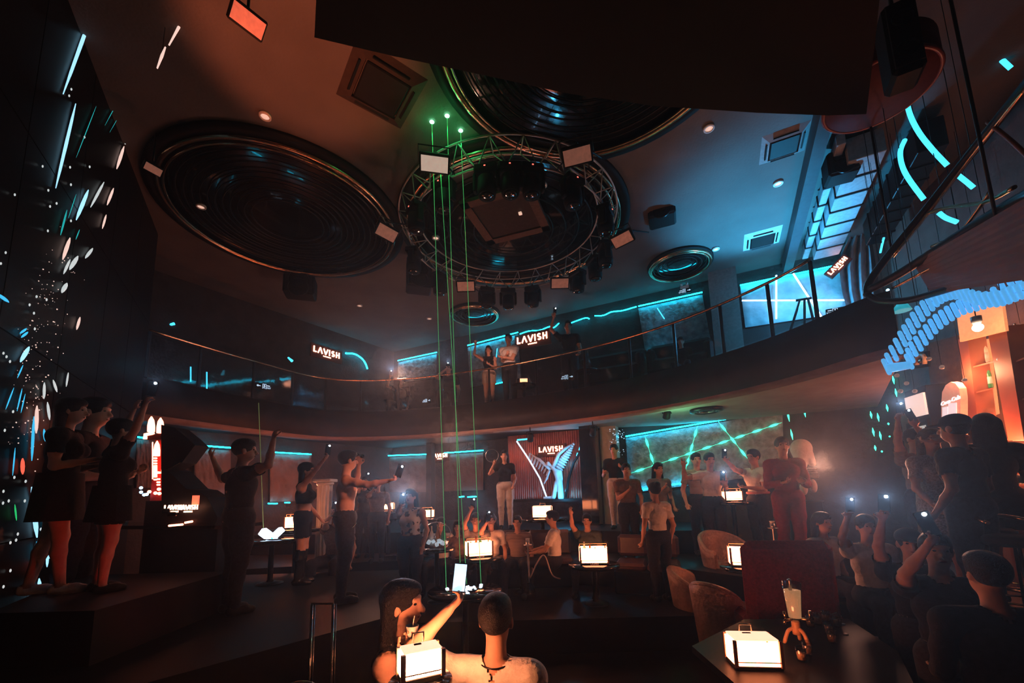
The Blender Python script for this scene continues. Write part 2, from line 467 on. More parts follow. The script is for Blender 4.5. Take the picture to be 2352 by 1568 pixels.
# ------------------------------------------------------------------ organic surfaces: blended solids turned into one skin
def surface(prims, h, k=.03):
    lo = np.full(3, 1e9); hi = -lo
    for p in prims:
        lo = np.minimum(lo, p['lo']); hi = np.maximum(hi, p['hi'])
    lo -= 3 * h; hi += 3 * h
    n = np.ceil((hi - lo) / h).astype(int) + 1
    D = np.full(n, 1.0, dtype=np.float32)
    ax = [lo[i] + h * np.arange(n[i]) for i in range(3)]
    for p in prims:
        kk = p.get('k', k); m = kk + 2 * h
        a = np.maximum(((p['lo'] - m - lo) / h).astype(int), 0); b = np.minimum(((p['hi'] + m - lo) / h).astype(int) + 2, n)
        X, Y, Zz = np.meshgrid(ax[0][a[0]:b[0]], ax[1][a[1]:b[1]], ax[2][a[2]:b[2]], indexing='ij')
        d = sdf(p, np.stack([X, Y, Zz], -1))
        W = D[a[0]:b[0], a[1]:b[1], a[2]:b[2]]
        if p.get('cut'):
            W[...] = np.maximum(W, -d)
        else:
            hh = np.clip(.5 + .5 * (W - d) / kk, 0, 1)
            W[...] = W * (1 - hh) + d * hh - kk * hh * (1 - hh)
    ins = D < 0
    c8 = [ins[i:n[0] - 1 + i, j:n[1] - 1 + j, l:n[2] - 1 + l] for i in (0, 1) for j in (0, 1) for l in (0, 1)]
    cnt = sum(c.astype(np.int8) for c in c8)
    cells = np.argwhere((cnt > 0) & (cnt < 8))
    if len(cells) == 0: return np.zeros((0, 3)), []
    idx = -np.ones(np.array(n) - 1, dtype=np.int64); idx[tuple(cells.T)] = np.arange(len(cells))
    acc = np.zeros((len(cells), 3)); num = np.zeros(len(cells))
    offs = [np.array(o) for o in ((0, 0, 0), (0, 0, 1), (0, 1, 0), (0, 1, 1), (1, 0, 0), (1, 0, 1), (1, 1, 0), (1, 1, 1))]
    vals = [D[tuple((cells + o).T)] for o in offs]
    for i in range(8):
        for j in range(i + 1, 8):
            if np.abs(offs[i] - offs[j]).sum() != 1: continue
            va, vb = vals[i], vals[j]; ms = (va < 0) != (vb < 0)
            t = np.where(ms, va / np.where(ms, va - vb, 1), 0)[:, None]
            acc += np.where(ms[:, None], offs[i] + t * (offs[j] - offs[i]), 0); num += ms
    V = lo + h * (cells + acc / num[:, None])
    F = []
    for a in range(3):
        b, c = (a + 1) % 3, (a + 2) % 3
        sl0 = [slice(1, -1)] * 3; sl1 = [slice(1, -1)] * 3
        sl0[a] = slice(0, -1); sl1[a] = slice(1, None)
        s0 = ins[tuple(sl0)]; s1 = ins[tuple(sl1)]
        e = np.argwhere(s0 != s1); g = e.copy()
        flip = s0[tuple(e.T)]
        for q in (b, c): g[:, q] += 1
        eb = np.zeros(3, int); eb[b] = 1; ec = np.zeros(3, int); ec[c] = 1
        q = np.stack([idx[tuple((g - eb - ec).T)], idx[tuple((g - ec).T)], idx[tuple(g.T)], idx[tuple((g - eb).T)]], 1)
        q[~flip] = q[~flip][:, ::-1]
        F.append(q)
    F = np.concatenate(F); F = F[(F >= 0).all(1)]
    return V, F
def sdf(p, X):
    if p['t'] == 'c':
        a, b, ra, rb = p['a'], p['b'], p['ra'], p['rb']
        ab = b - a; L = max(ab @ ab, 1e-9)
        t = np.clip(((X - a) @ ab) / L, 0, 1)
        return np.linalg.norm(X - a - t[..., None] * ab, axis=-1) - (ra + (rb - ra) * t)
    q = (X - p['c']) @ p['R']
    r = p['r']
    k0 = np.linalg.norm(q / r, axis=-1); k1 = np.linalg.norm(q / (r * r), axis=-1)
    return k0 * (k0 - 1) / np.maximum(k1, 1e-6)
def cap(a, b, ra, rb, tag_, k=None):
    a = np.array(a, float); b = np.array(b, float); m = max(ra, rb)
    d = dict(t='c', a=a, b=b, ra=ra, rb=rb, tag=tag_, lo=np.minimum(a, b) - m, hi=np.maximum(a, b) + m)
    if k: d['k'] = k
    return d
def ell(c, r, tag_, R=None, k=None, cut=False):
    c = np.array(c, float); r = np.array(r, float); m = r.max()
    d = dict(t='e', c=c, r=r, R=np.eye(3) if R is None else np.array(R), tag=tag_, lo=c - m, hi=c + m)
    if k: d['k'] = k
    if cut: d['cut'] = True
    return d
def np_mesh(name, V, F, material):
    me = bpy.data.meshes.new(name)
    me.vertices.add(len(V)); me.vertices.foreach_set('co', np.asarray(V, np.float32).ravel())
    me.loops.add(F.size); me.loops.foreach_set('vertex_index', F.ravel().astype(np.int32))
    me.polygons.add(len(F)); me.polygons.foreach_set('loop_start', np.arange(0, F.size, 4, dtype=np.int32))
    me.polygons.foreach_set('use_smooth', np.ones(len(F), bool))
    if material: me.materials.append(material)
    me.update(calc_edges=True); me.validate(); return me
def vnormals(V, F):
    fn = np.cross(V[F[:, 2]] - V[F[:, 0]], V[F[:, 3]] - V[F[:, 1]]); N = np.zeros_like(V)
    for i in range(4): np.add.at(N, F[:, i], fn)
    return N / np.maximum(np.linalg.norm(N, axis=1, keepdims=True), 1e-9)
def nrm(v): return v / max(np.linalg.norm(v), 1e-9)

HAND_POS = {}
def person(label, head, d=None, base=0.0, face=0.0, H=None, hands=None, poles=None, sit=False, skin=None, hair='short',
           hairmat=None, top=None, sleeve='short', bottom=None, legs='long', shoes=None, vox=.017, lean=0.0, side=0.0,
           fem=False, headturn=0.0, headtilt=0.0, curl=(.5, .5), stance=.10, step=0.0, skirt=None, wide=1.0, neck_bare=False,
           bare_mid=False, group=None, knee=.0):
    """head: pixel of the crown and its distance; the body hangs below it down to the floor at base"""
    skin = skin or M_SKIN; hairmat = hairmat or M_HAIR; shoes = shoes or M_SHOE
    crown = P(head[0], head[1], d)
    if H is None: H = crown.z - base
    s = H / 1.75
    if sit: s = (crown.z - base) / 1.30
    f = math.radians(face); fw = Vector((-math.sin(f), math.cos(f), 0))
    root = Matrix.Translation((crown.x, crown.y, base)) @ Matrix.Rotation(f, 4, 'Z')
    inv = root.inverted()
    hz = .93 if not sit else .50
    A = np.array
    hip = A([0, 0, hz]); th = lean; sw = side
    def up(p):   # torso point (x,y,z above hip) with lean forward and sideways
        x, y, z = p
        y, z = y * math.cos(th) + z * math.sin(th), -y * math.sin(th) + z * math.cos(th)
        x, z = x * math.cos(sw) + z * math.sin(sw), -x * math.sin(sw) + z * math.cos(sw)
        return hip + A([x, y, z])
    off = up((0, 0, .80)) * A([1, 1, 0]); hip = hip - off      # the crown stays over the origin
    Rt = A((Matrix.Rotation(sw, 3, 'Y') @ Matrix.Rotation(-th, 3, 'X')))
    W = wide; w = .92 if fem else 1.0
    pr = []
    pr += [ell(up((0, 0, .02)), (.165 * W * (1.03 if fem else 1), .115 * W, .12), 'pelvis', Rt),
           ell(up((0, 0, .16)), (.135 * w * W, .10 * W, .13), 'waist', Rt),
           ell(up((0, .005, .32)), (.160 * w * W, .112 * W, .16), 'chest', Rt),
           cap(up((-.135 * w * W, -.005, .455)), up((.135 * w * W, -.005, .455)), .062, .062, 'chest'),
           cap(up((0, -.01, .45)), up((0, .005, .60)), .058 * w, .050 * w, 'neck')]
    if fem: pr += [ell(up((q * .07, .09, .33)), (.06, .055, .06), 'chest', Rt) for q in (-1, 1)]
    else: pr += [ell(up((q * .075, .065, .36)), (.075, .05, .065), 'chest', Rt) for q in (-1, 1)]
    hc = up((0, .015, .70)); ht = math.radians(headturn); hk = math.radians(headtilt)
    Rh = Rt @ A(Matrix.Rotation(ht, 3, 'Z') @ Matrix.Rotation(-hk, 3, 'X'))
    def hd(p): return hc + Rh @ A(p)
    pr += [ell(hd((0, -.008, .015)), (.074, .094, .098), 'head', Rh), ell(hd((0, .030, -.055)), (.054, .062, .065), 'head', Rh),
           cap(hd((0, .088, .012)), hd((0, .112, -.028)), .011, .016, 'head', .012), ell(hd((0, .075, -.058)), (.026, .022, .02), 'head', Rh, .012),
           ell(hd((0, .083, .03)), (.05, .016, .014), 'head', Rh, .02)]
    for q in (-1, 1):
        pr.append(ell(hd((q * .078, -.005, -.012)), (.012, .022, .034), 'head', Rh, .008))
    # arms
    hands = hands or {}; poles = poles or {}; wrists = {}
    fr = max(.0085, .55 * vox)
    for q, nm in ((-1, 'L'), (1, 'R')):
        S = up((q * .178 * w * W, -.005, .445)); l1, l2 = .285, .255
        T = hands.get(nm)
        if T is None: T = up((q * .23, .06, -.06))
        elif isinstance(T, tuple) and len(T) == 3 and T[0] == 'l': T = None
        elif isinstance(T, Vector): T = A(inv @ T) / s
        else: T = up(T)
        v = T - S; L = np.linalg.norm(v); Lm = (l1 + l2) * .985
        if L > Lm: T = S + v * (Lm / L); v = T - S; L = Lm
        L = max(L, .12); a = (l1 * l1 - l2 * l2 + L * L) / (2 * L); hh = math.sqrt(max(l1 * l1 - a * a, 0))
        dv = nrm(v); pl = A(poles.get(nm, (q * .5, -.5, -1.0))); pl = pl - dv * (pl @ dv)
        E_ = S + dv * a + nrm(pl) * hh
        m1 = S + (E_ - S) * .55
        pr += [ell(S, (.062, .06, .065), 'uarm1'), cap(S, m1, .052 * w, .046 * w, 'uarm1'), cap(m1, E_, .045 * w, .037 * w, 'uarm2'),
               cap(E_, E_ + (T - E_) * .4, .038 * w, .037 * w, 'farm', .02), cap(E_ + (T - E_) * .4, T, .036 * w, .025 * w, 'farm', .02)]
        fd = nrm(T - E_); ref = A([0, 0, 1.0]) if abs(fd[2]) < .8 else A([0, 1.0, 0])
        sv = nrm(np.cross(fd, ref)); pn = np.cross(sv, fd)
        Rp = np.stack([sv, pn, fd], 1); pc = T + fd * .05
        pr.append(ell(pc, (.040, .019, .052), 'hand', Rp, .015))
        cu = curl[0] if nm == 'L' else curl[1]
        for i, (o_, ln) in enumerate(((-.030, .066), (-.010, .078), (.010, .073), (.029, .058))):
            p0 = pc + sv * o_ + fd * .036
            d1 = nrm(fd * math.cos(cu * 1.1) + pn * math.sin(cu * 1.1)); p1 = p0 + d1 * ln * .5
            d2 = nrm(fd * math.cos(cu * 2.6) + pn * math.sin(cu * 2.6)); p2 = p1 + d2 * ln * .5
            pr += [cap(p0, p1, fr, fr * .95, 'hand', .006), cap(p1, p2, fr * .95, fr * .85, 'hand', .006)]
        t0 = pc - sv * .034 - fd * .018
        t1 = t0 - sv * .026 + fd * .022 + pn * .012; t2 = t1 + fd * .030 + pn * (.01 + .02 * cu) + sv * .006
        pr += [cap(t0, t1, fr * 1.25, fr * 1.1, 'hand', .008), cap(t1, t2, fr * 1.1, fr * .9, 'hand', .006)]
        wrists[nm] = pc + fd * .05 + pn * .02
    # legs
    for q in (-1, 1):
        hp = hip + A([q * .09 * W, 0, -.01])
        if sit:
            kn = hp + A([q * (.07 + knee), .43, .02]); an = A([kn[0] + q * .01, kn[1] + .04, .085])
        else:
            an = A([hip[0] * .3 + q * stance, -.02 + q * step, .085])
            dk = an - hp; kn = hp + dk * .5 + A([0, .02 + knee, 0])
        m1 = hp + (kn - hp) * .55
        pr += [cap(hp, m1, .092 * W, .078 * W, 'thigh1'), cap(m1, kn, .077 * W, .056, 'thigh2'),
               cap(kn, kn + (an - kn) * .35 + A([0, -.012, 0]), .055, .052, 'shin%d' % q), cap(kn + (an - kn) * .35 + A([0, -.012, 0]), an, .051, .036, 'shin%d' % q),
               cap(an + A([0, -.03, -.045]), an + A([0, .10, -.052]), .036, .032, 'foot%d' % q, .02), cap(an + A([0, .10, -.052]), an + A([0, .155, -.058]), .036, .026, 'foot%d' % q, .02)]
    V, F = surface(pr, vox / s)
    V[:, 2] = np.maximum(V[:, 2], 0.002)
    # which part of the body each face belongs to
    C4 = V[F].mean(1); best = np.full(len(F), 9.0); lab = np.zeros(len(F), int)
    for i, p in enumerate(pr):
        dd = sdf(p, C4); ms = dd < best; best[ms] = dd[ms]; lab[ms] = i
    tags = np.array([p['tag'] for p in pr])[lab]
    N = vnormals(V, F)
    o = thing('person', label, 'person', (crown.x, crown.y, base), f, group)
    body = mesh_obj('body', np_mesh('body', V * s, F, skin), o)
    def cloth(nm, sel, m_, off):
        sel = np.isin(tags, sel)
        if not sel.any(): return None
        Fs = F[sel]; u, iv = np.unique(Fs, return_inverse=True)
        return mesh_obj(nm, np_mesh(nm, (V[u] + N[u] * off) * s, iv.reshape(-1, 4), m_), o)
    if top:
        sel = ['chest'] + ([] if bare_mid else ['waist'])
        if sleeve in ('short', 'long'): sel += ['uarm1']
        if sleeve == 'long': sel += ['uarm2', 'farm']
        cloth('shirt' if not bare_mid else 'crop_top', sel, top, .013)
    if bottom:
        sel = ['pelvis', 'thigh1'] + (['thigh2', 'shin-1', 'shin1'] if legs == 'long' else [])
        cloth('trousers' if legs == 'long' else 'shorts', sel, bottom, .016)
    for q in (-1, 1):
        cloth('shoe', ['foot%d' % q] + (['shin%d' % q] if shoes.name.startswith('boot') else []), shoes, .012)
    if skirt:
        m_, L_ = skirt; mb = MB(); rows = []
        cloth('waistband', ['pelvis', 'waist', 'thigh1'], m_, .016)
        for i in range(7):
            t = i / 6; r = (.185 + .04 * t) * W
            rows.append([Vector((hip[0] + r * math.cos(a) * (1 + .04 * t * math.cos(7 * a)), hip[1] + r * .8 * math.sin(a) * (1 + .04 * t * math.cos(7 * a)), hz + .12 - t * L_)) * s for a in [2 * PI * k / 28 for k in range(29)]])
        mb.sheet(rows).build('skirt', m_, o, world=False)
    # hair
    hp_ = []
    if hair in ('short', 'long', 'bun', 'bob'):
        hp_ = [ell(hd((0, -.018, .03)), (.086, .106, .100), 'hair', Rh), ell(hd((0, .02, .075)), (.07, .085, .052), 'hair', Rh)]
        if hair == 'bun': hp_.append(ell(hd((0, -.10, .09)), (.045, .045, .045), 'hair', Rh))
        if hair in ('long', 'bob'):
            ln = .34 if hair == 'long' else .16
            for q in (-1, -.4, .4, 1):
                hp_.append(cap(hd((q * .062, -.045, .02)), hd((q * .085, -.075 + .02 * abs(q), -ln)), .042, .035, 'hair', .03))
        hp_ += [ell(hd((0, .125, -.055)), (.070, .085, .115), 'hair', Rh, cut=True), ell(hd((0, .05, -.17)), (.07, .09, .10), 'hair', Rh, cut=True)]
        if hair == 'short': hp_.append(ell(hd((0, 0, -.13)), (.14, .16, .075), 'hair', Rh, cut=True))
    elif hair == 'buzz':
        hp_ = [ell(hd((0, -.014, .02)), (.079, .099, .100), 'hair', Rh), ell(hd((0, .125, -.045)), (.080, .085, .115), 'hair', Rh, cut=True), ell(hd((0, 0, -.13)), (.14, .16, .10), 'hair', Rh, cut=True)]
    elif hair == 'cap':
        hp_ = [ell(hd((0, -.012, .055)), (.090, .108, .075), 'hair', Rh), ell(hd((0, .11, .035)), (.068, .085, .014), 'hair', Rh, .012), ell(hd((0, 0, -.06)), (.2, .2, .08), 'hair', Rh, cut=True)]
    if hair == 'cap':
        h2 = [ell(hd((0, -.014, .015)), (.080, .100, .098), 'hair', Rh), ell(hd((0, .115, -.045)), (.085, .085, .115), 'hair', Rh, cut=True), ell(hd((0, 0, -.13)), (.14, .16, .075), 'hair', Rh, cut=True)]
        Vh, Fh = surface(h2, max(.011, vox * .6) / s, .02); mesh_obj('hair', np_mesh('hair', Vh * s, Fh, M_HAIR), o)
    if hp_:
        Vh, Fh = surface(hp_, max(.011, vox * .6) / s, .02)
        if len(Vh): mesh_obj('hair' if hair != 'cap' else 'cap', np_mesh('hair', Vh * s, Fh, hairmat), o)
    for q in (-1, 1): MB().ball([c * s for c in hd((q * .031, .081, .008))], [.011 * s, .009 * s, .007 * s], 8, 6).build('eye', M_EYE, o, world=False)
    MB().ball([c * s for c in hd((0, .092, -.060))], [.023 * s, .008 * s, .008 * s], 8, 6).build('mouth', M_LIP, o, world=False)
    res = {}
    for nm in wrists: res[nm] = root @ Vector(wrists[nm] * s)
    res['obj'] = o; res['H'] = s * 1.75; res['head'] = root @ Vector(hc * s)
    res['up'] = lambda p: root @ Vector(up(p) * s); res['fw'] = fw; res['s'] = s
    return res

def phone(loc, label, toward=None, bright=None, tilt=.15, group=None, size=1.0):
    """a handset whose lamp or screen looks towards the camera"""
    n = (CAMP - loc) if toward is None else toward; n = Vector((n.x, n.y, n.z * .6)).normalized()
    u = Z.cross(n).normalized(); v = n.cross(u)
    v2 = (v * math.cos(tilt) + u * math.sin(tilt)); u2 = v2.cross(n)
    R = Matrix((u2, v2, n)).transposed()
    loc = Vector(loc); c = loc + v2 * .055
    t = thing('phone', label, 'phone', (c.x, c.y, c.z - .075), 0, group)
    MB().box(c, (.072 * size, .148 * size, .009), R, .004).build('case', M_BLACK, t)
    if bright == 'screen':
        MB().box(c + n * .0055, (.064 * size, .136 * size, .002), R).build('screen', M_SCREEN, t)
    else:
        MB().box(c + n * .0055 + v2 * .050 - u2 * .018, (.026, .030, .003), R).build('camera_bump', M_BMET, t)
        q = c + n * .009 + v2 * .055 + u2 * .012
        MB().lathe([(.011, -.003), (.011, .0), (.0005, .001)], q, 12, R).build('flash_lamp', M_FLASH, t)
        lo = lamp('flash_light', 'SPOT', q + n * .012, (bright or 7.0) * 1.9, (.38, .62, 1.0), q + n, .008, 24, 1.0)
        lo.parent = t; lo.matrix_parent_inverse = WORLD_M[t.name].inverted()
    return t

# ------------------------------------------------------------------ the room
HC = 6.7
WB_A, WB_B = (-3.9, 13.24), (4.43, 9.05)
WL_A, WL_B = (-3.9, 13.24), (-5.44, 10.83)
WR_A, WR_B = (7.3, 7.6), (5.6, 1.5)
UB, NB = plane_axes(WB_A, WB_B)      # along the back wall to the right, and out of it
UL, NL = plane_axes(WL_B, WL_A)
UR, NR = plane_axes(WR_A, WR_B)
corner = Vector((-3.9, 13.24, 0)); back_end = Vector((7.3, 7.6, 0)); left_end = Vector((-8.4, 6.2, 0))
def wall(name, a, b, z0, z1, m, th=.2, out=None):
    a = Vector((a[0], a[1], z0)); b = Vector((b[0], b[1], z0)); u = (b - a)
    n = Vector((u.y, -u.x, 0)).normalized()
    if n.dot(a) < 0: n = -n
    return struct(name, MB().obox(a, u, n * th, Vector((0, 0, z1 - z0))), m)
struct('floor', MB().prism([(-11, -2, 0), (10.5, -2, 0), (10.5, 14.5, 0), (-11, 14.5, 0)], (0, 0, -.2)), M_FLOOR)
struct('ceiling', MB().prism([(-11, -2, HC), (10.5, -2, HC), (10.5, 14.5, HC), (-11, 14.5, HC)], (0, 0, .2)), M_CEIL)
wall('wall_back', corner - UB * .3, back_end, 0, HC, M_WALL)
wall('wall_left', left_end, corner, 0, HC, M_WALL)
wall('wall_right', back_end, (5.0, -.6), 0, HC, M_WALLR)

# upper floor with its curved front edge
K = catmull([(-6.3, 6.8, 0), (-5.6, 8.6, 0), (-4.7, 10.1, 0), (-2.9, 10.35, 0), (-.5, 9.6, 0), (1.6, 8.4, 0), (3.0, 7.1, 0), (3.85, 5.7, 0), (4.15, 4.6, 0), (4.3, 4.35, 0)], 6)
ZS0, ZS1 = 3.42, 4.02
def at(p, z): return Vector((p.x, p.y, z))
poly = [at(p, ZS0) for p in K] + [Vector((6.95, 7.6, ZS0)), Vector((-3.9, 13.1, ZS0)), Vector((-8.2, 6.3, ZS0))]
struct('floor_upper', MB().prism(poly, (0, 0, ZS1 - ZS0 - .02)), M_FASCIA)
def offset_curve(pts, o):
    out = []
    for i, p in enumerate(pts):
        t = (pts[min(i + 1, len(pts) - 1)] - pts[max(i - 1, 0)]).normalized()
        out.append(p + Vector((t.y, -t.x, 0)) * o)      # towards the room
    return out
KO = offset_curve(K, .10)
mb = MB()
mb.sheet([[at(p, ZS0 - .03) for p in K], [at(p, ZS0 - .03) for p in KO], [at(p, ZS1 + .06) for p in KO], [at(p, ZS1 + .06) for p in K]])
struct('trim_1', mb, M_FASCIA)
mb = MB()
KO2 = offset_curve(K, .105)
mb.sheet([[at(p, ZS0 - .035) for p in offset_curve(K, -.35)], [at(p, ZS0 - .035) for p in KO2], [at(p, ZS0 + .015) for p in KO2]])
struct('trim_2', mb, M_WALLR)
# the boarded soffit under the right arm of the balcony
KS = offset_curve(K[24:], -.12)
poly = [at(p, ZS0 - .04) for p in KS] + [Vector((6.9, 7.6, ZS0 - .04)), Vector((3.6, 9.3, ZS0 - .04))]
struct('ceiling_lower', MB().prism(poly, (0, 0, .035)), M_SOFFIT)
# step up at the back of the upper floor
poly = [at(p, ZS1) for p in offset_curve(K[24:40], -.75)] + [Vector((6.0, 7.95, ZS1)), Vector((.2, 10.95, ZS1))]
struct('floor_step', MB().prism(poly, (0, 0, .28)), M_BLACK)

# balustrade: posts, panes, handrail
rail = thing('balustrade', 'curved glass balustrade with a thin brass handrail along the balcony', 'railing', at(K[0], ZS1))
KR = offset_curve(K, .04)
MB().tube([at(p, 4.92) for p in KR[:46]], .022, 8).build('handrail', M_BRASS, rail)
post_me = None
for i in range(0, 46, 3):
    a = KR[i]
    mb = MB(); mb.box((0, 0, .42), (.03, .05, .84), None, .006); mb.box((0, 0, .02), (.07, .09, .03), None, .005)
    if post_me is None: post_me = mb.mesh('post', M_BMET)
    t = (KR[min(i + 1, 47)] - KR[i]); ang = math.atan2(t.y, t.x) + PI / 2
    mesh_obj('post', post_me, rail, WORLD_M[rail.name].inverted() @ Matrix.Translation(at(a, 4.06)) @ Matrix.Rotation(ang, 4, 'Z'))
    if i + 3 < 47:
        b = KR[i + 3]; u = (b - a).normalized(); a2 = a + u * .04; b2 = b - u * .04; n = Vector((u.y, -u.x, 0)) * .006
        MB().obox(at(a2, 4.12), (b2 - a2), n * 2, Vector((0, 0, .74))).build('glass_pane', M_PANE, rail)

# ------------------------------------------------------------------ ceiling: recessed discs
def ceiling_disc(c, R, label, nring, hatch=False):
    c = Vector((c[0], c[1], HC))
    t = thing('ceiling_recess', label, 'ceiling disc', (c.x, c.y, HC - .22))
    MB().lathe([(R * 1.10, HC), (R * 1.10, HC - .05), (R * 1.02, HC - .06), (R * 1.02, HC)], (c.x, c.y, 0), 64).build('shade_ring', M_BLACK, t)  # black annulus stands for the shadow halo around the recess
    mb = MB(); mb.lathe([(R * .985, HC - .001), (R * .90, HC - .02), (R * .2, HC - .03), (.01, HC - .03)], (c.x, c.y, 0), 64)
    mb.build('mirror_dish', M_GLOSSB, t)
    MB().tube([Vector((c.x + R * math.cos(a), c.y + R * math.sin(a), HC - .07)) for a in [2 * PI * k / 72 for k in range(72)]], .035, 8, True).build('rim', M_BRASS, t)
    MB().tube([Vector((c.x + R * .955 * math.cos(a), c.y + R * .955 * math.sin(a), HC - .10)) for a in [2 * PI * k / 72 for k in range(72)]], .016, 6, True).build('rim', M_BRASS, t)
    for i in range(nring):
        r = R * (.88 - .62 * i / nring)
        MB().tube([Vector((c.x + r * math.cos(a), c.y + r * math.sin(a), HC - .06 - .012 * (i % 2))) for a in [2 * PI * k / 60 for k in range(60)]], .010, 5, True).build('ring', M_BMET, t)
    if hatch:
        A_ = math.radians(-20); Rz = Matrix.Rotation(A_, 3, 'Z')
        cc = onz(1165, 497, HC - .2)
        mb = MB()
        for k in range(4):
            R2 = Matrix.Rotation(A_ + k * PI / 2, 3, 'Z')
            mb.box(cc + R2 @ Vector((.52, 0, 0)), (.14, 1.18, .06), R2)
        mb.build('hatch_frame', mat('hatch_frame', (.13, .075, .055), .7), t)
        MB().box(cc + Vector((0, 0, .02)), (.95, .95, .04), Rz).build('hatch_panel', mat('hatch_brown', (.055, .036, .03), .7), t)
        for q in ((1210, 440), (1195, 490)):
            MB().box(onz(*q, HC - .24), (.05, .05, .03), Rz).build('sensor', M_PALE, t)
    return t
ceiling_disc((-3.72, 6.42), 1.72, 'big round black mirrored recess with red-lit rim, leftmost on the ceiling', 11)
ceiling_disc((.12, 6.85), 1.86, 'big round black recess with square brown hatch above the truss ring', 5, True)
ceiling_disc((.95, 3.55), 1.62, 'big round black recess half hidden behind the hanging black canopy', 11)
for q, R, lb in (((3.67, 8.17), .60, 'small round black recess on the blue-lit ceiling near the exit sign'), ((-.92, 10.4), .62, 'small round dark recess above the two people on the balcony')):
    ceiling_disc(q, R, lb, 4)

# air-conditioning cassettes
def cassette(px, py, s, rot, label, m):
    c = onz(px, py, HC); R = Matrix.Rotation(rot, 3, 'Z')
    t = thing('air_conditioner', label, 'air conditioner', (c.x, c.y, HC - .08), rot)
    mb = MB()
    for k in range(4):
        R2 = Matrix.Rotation(k * PI / 2, 3, 'Z')
        mb.prism([R2 @ Vector(p) for p in ((-s / 2, -s / 2, .08), (s / 2, -s / 2, .08), (s * .33, -s * .33, .02), (-s * .33, -s * .33, .02))], (0, 0, .02))
    mb.build('frame', m, t, world=False)
    for k in range(4):
        R2 = Matrix.Rotation(k * PI / 2, 3, 'Z')
        MB().box(R2 @ Vector((0, -s * .385, .035)), (s * .52, s * .05, .012), R2 @ Matrix.Rotation(.5, 3, 'X')).build('louvre', M_BLACK, t, world=False)
    MB().box((0, 0, .03), (s * .62, s * .62, .03), None, .02).build('grille', M_BLACK, t, world=False)
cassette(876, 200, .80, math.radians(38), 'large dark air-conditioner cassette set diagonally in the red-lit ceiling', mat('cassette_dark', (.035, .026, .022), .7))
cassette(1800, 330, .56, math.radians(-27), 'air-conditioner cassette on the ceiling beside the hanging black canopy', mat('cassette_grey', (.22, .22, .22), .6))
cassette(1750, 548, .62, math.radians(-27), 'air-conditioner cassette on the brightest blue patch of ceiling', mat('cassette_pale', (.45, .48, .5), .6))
# round ceiling downlights and sensors
for (x, y, lb) in ((782, 628, 'round pale downlight below the large left recess'), (1628, 292, 'round pale downlight just below the black canopy edge'), (1787, 419, 'round pale downlight between the two cassettes on the right'),
                   (609, 264, 'round pale downlight inside the rim of the left recess'), (462, 472, 'pale downlight inside the left mirrored recess'), (1001, 544, 'pale downlight inside the central recess near the green beams'),
                   (1246, 423, 'pale downlight inside the central recess above the hatch'), (1644, 570, 'pale downlight beside the small blue-lit recess'), (826, 700, 'faint oval downlight above the left balcony'),
                   (820, 783, 'bluish oval downlight near the far ceiling corner'), (986, 730, 'small downlight between the green beams at the far ceiling')):
    c = onz(x, y, HC - .1 if 'inside the' in lb and 'rim' not in lb else HC)
    t = thing('downlight', lb, 'downlight', (c.x, c.y, c.z - .03), 0, 'round ceiling downlights')
    MB().lathe([(.07, .03), (.07, .0), (.05, -.004), (.05, .03)], (0, 0, 0), 16).build('trim_ring', M_WHITE, t, world=False)
    MB().lathe([(.05, .012), (.001, .006)], (0, 0, 0), 16).build('lens', M_PALE, t, world=False)

# beam and ducts at the right of the ceiling
a, b = onz(1862, 290, HC), onz(1795, 600, HC)
u = (b - a); u.z = 0; un = u.normalized(); w = Vector((un.y, -un.x, 0))
beam = struct('trim_3', MB().obox(a - un * 3 - Z * .28, u + un * 3, w * .16, Z * .28), mat('beam_dark', (.03, .035, .04), .5))
for i, (o, ww, hh, lb) in enumerate(((.34, .10, .16, 'narrow pale duct running along the ceiling beam'), (.62, .40, .34, 'wide ribbed metal duct beside the ceiling beam'), (1.3, .30, .42, 'dark duct farther right of the ceiling beam'))):
    t = thing('air_duct', lb, 'duct', a + w * o + un * (.2 + i * .15) - Z * (.1 + hh), math.atan2(un.y, un.x))
    L = u.length - .6 - i * .4; nseg = 7
    for k in range(nseg):
        MB().box((L * (k + .5) / nseg, 0, hh / 2), (L / nseg - .012, ww, hh), None, .008).build('duct_section', mat('duct_steel', (.33, .36, .38), .45, .3) if i < 2 else M_BMET, t, world=False)
        if k: MB().box((L * k / nseg, 0, hh / 2), (.03, ww + .03, hh + .03)).build('flange', M_BMET, t, world=False)

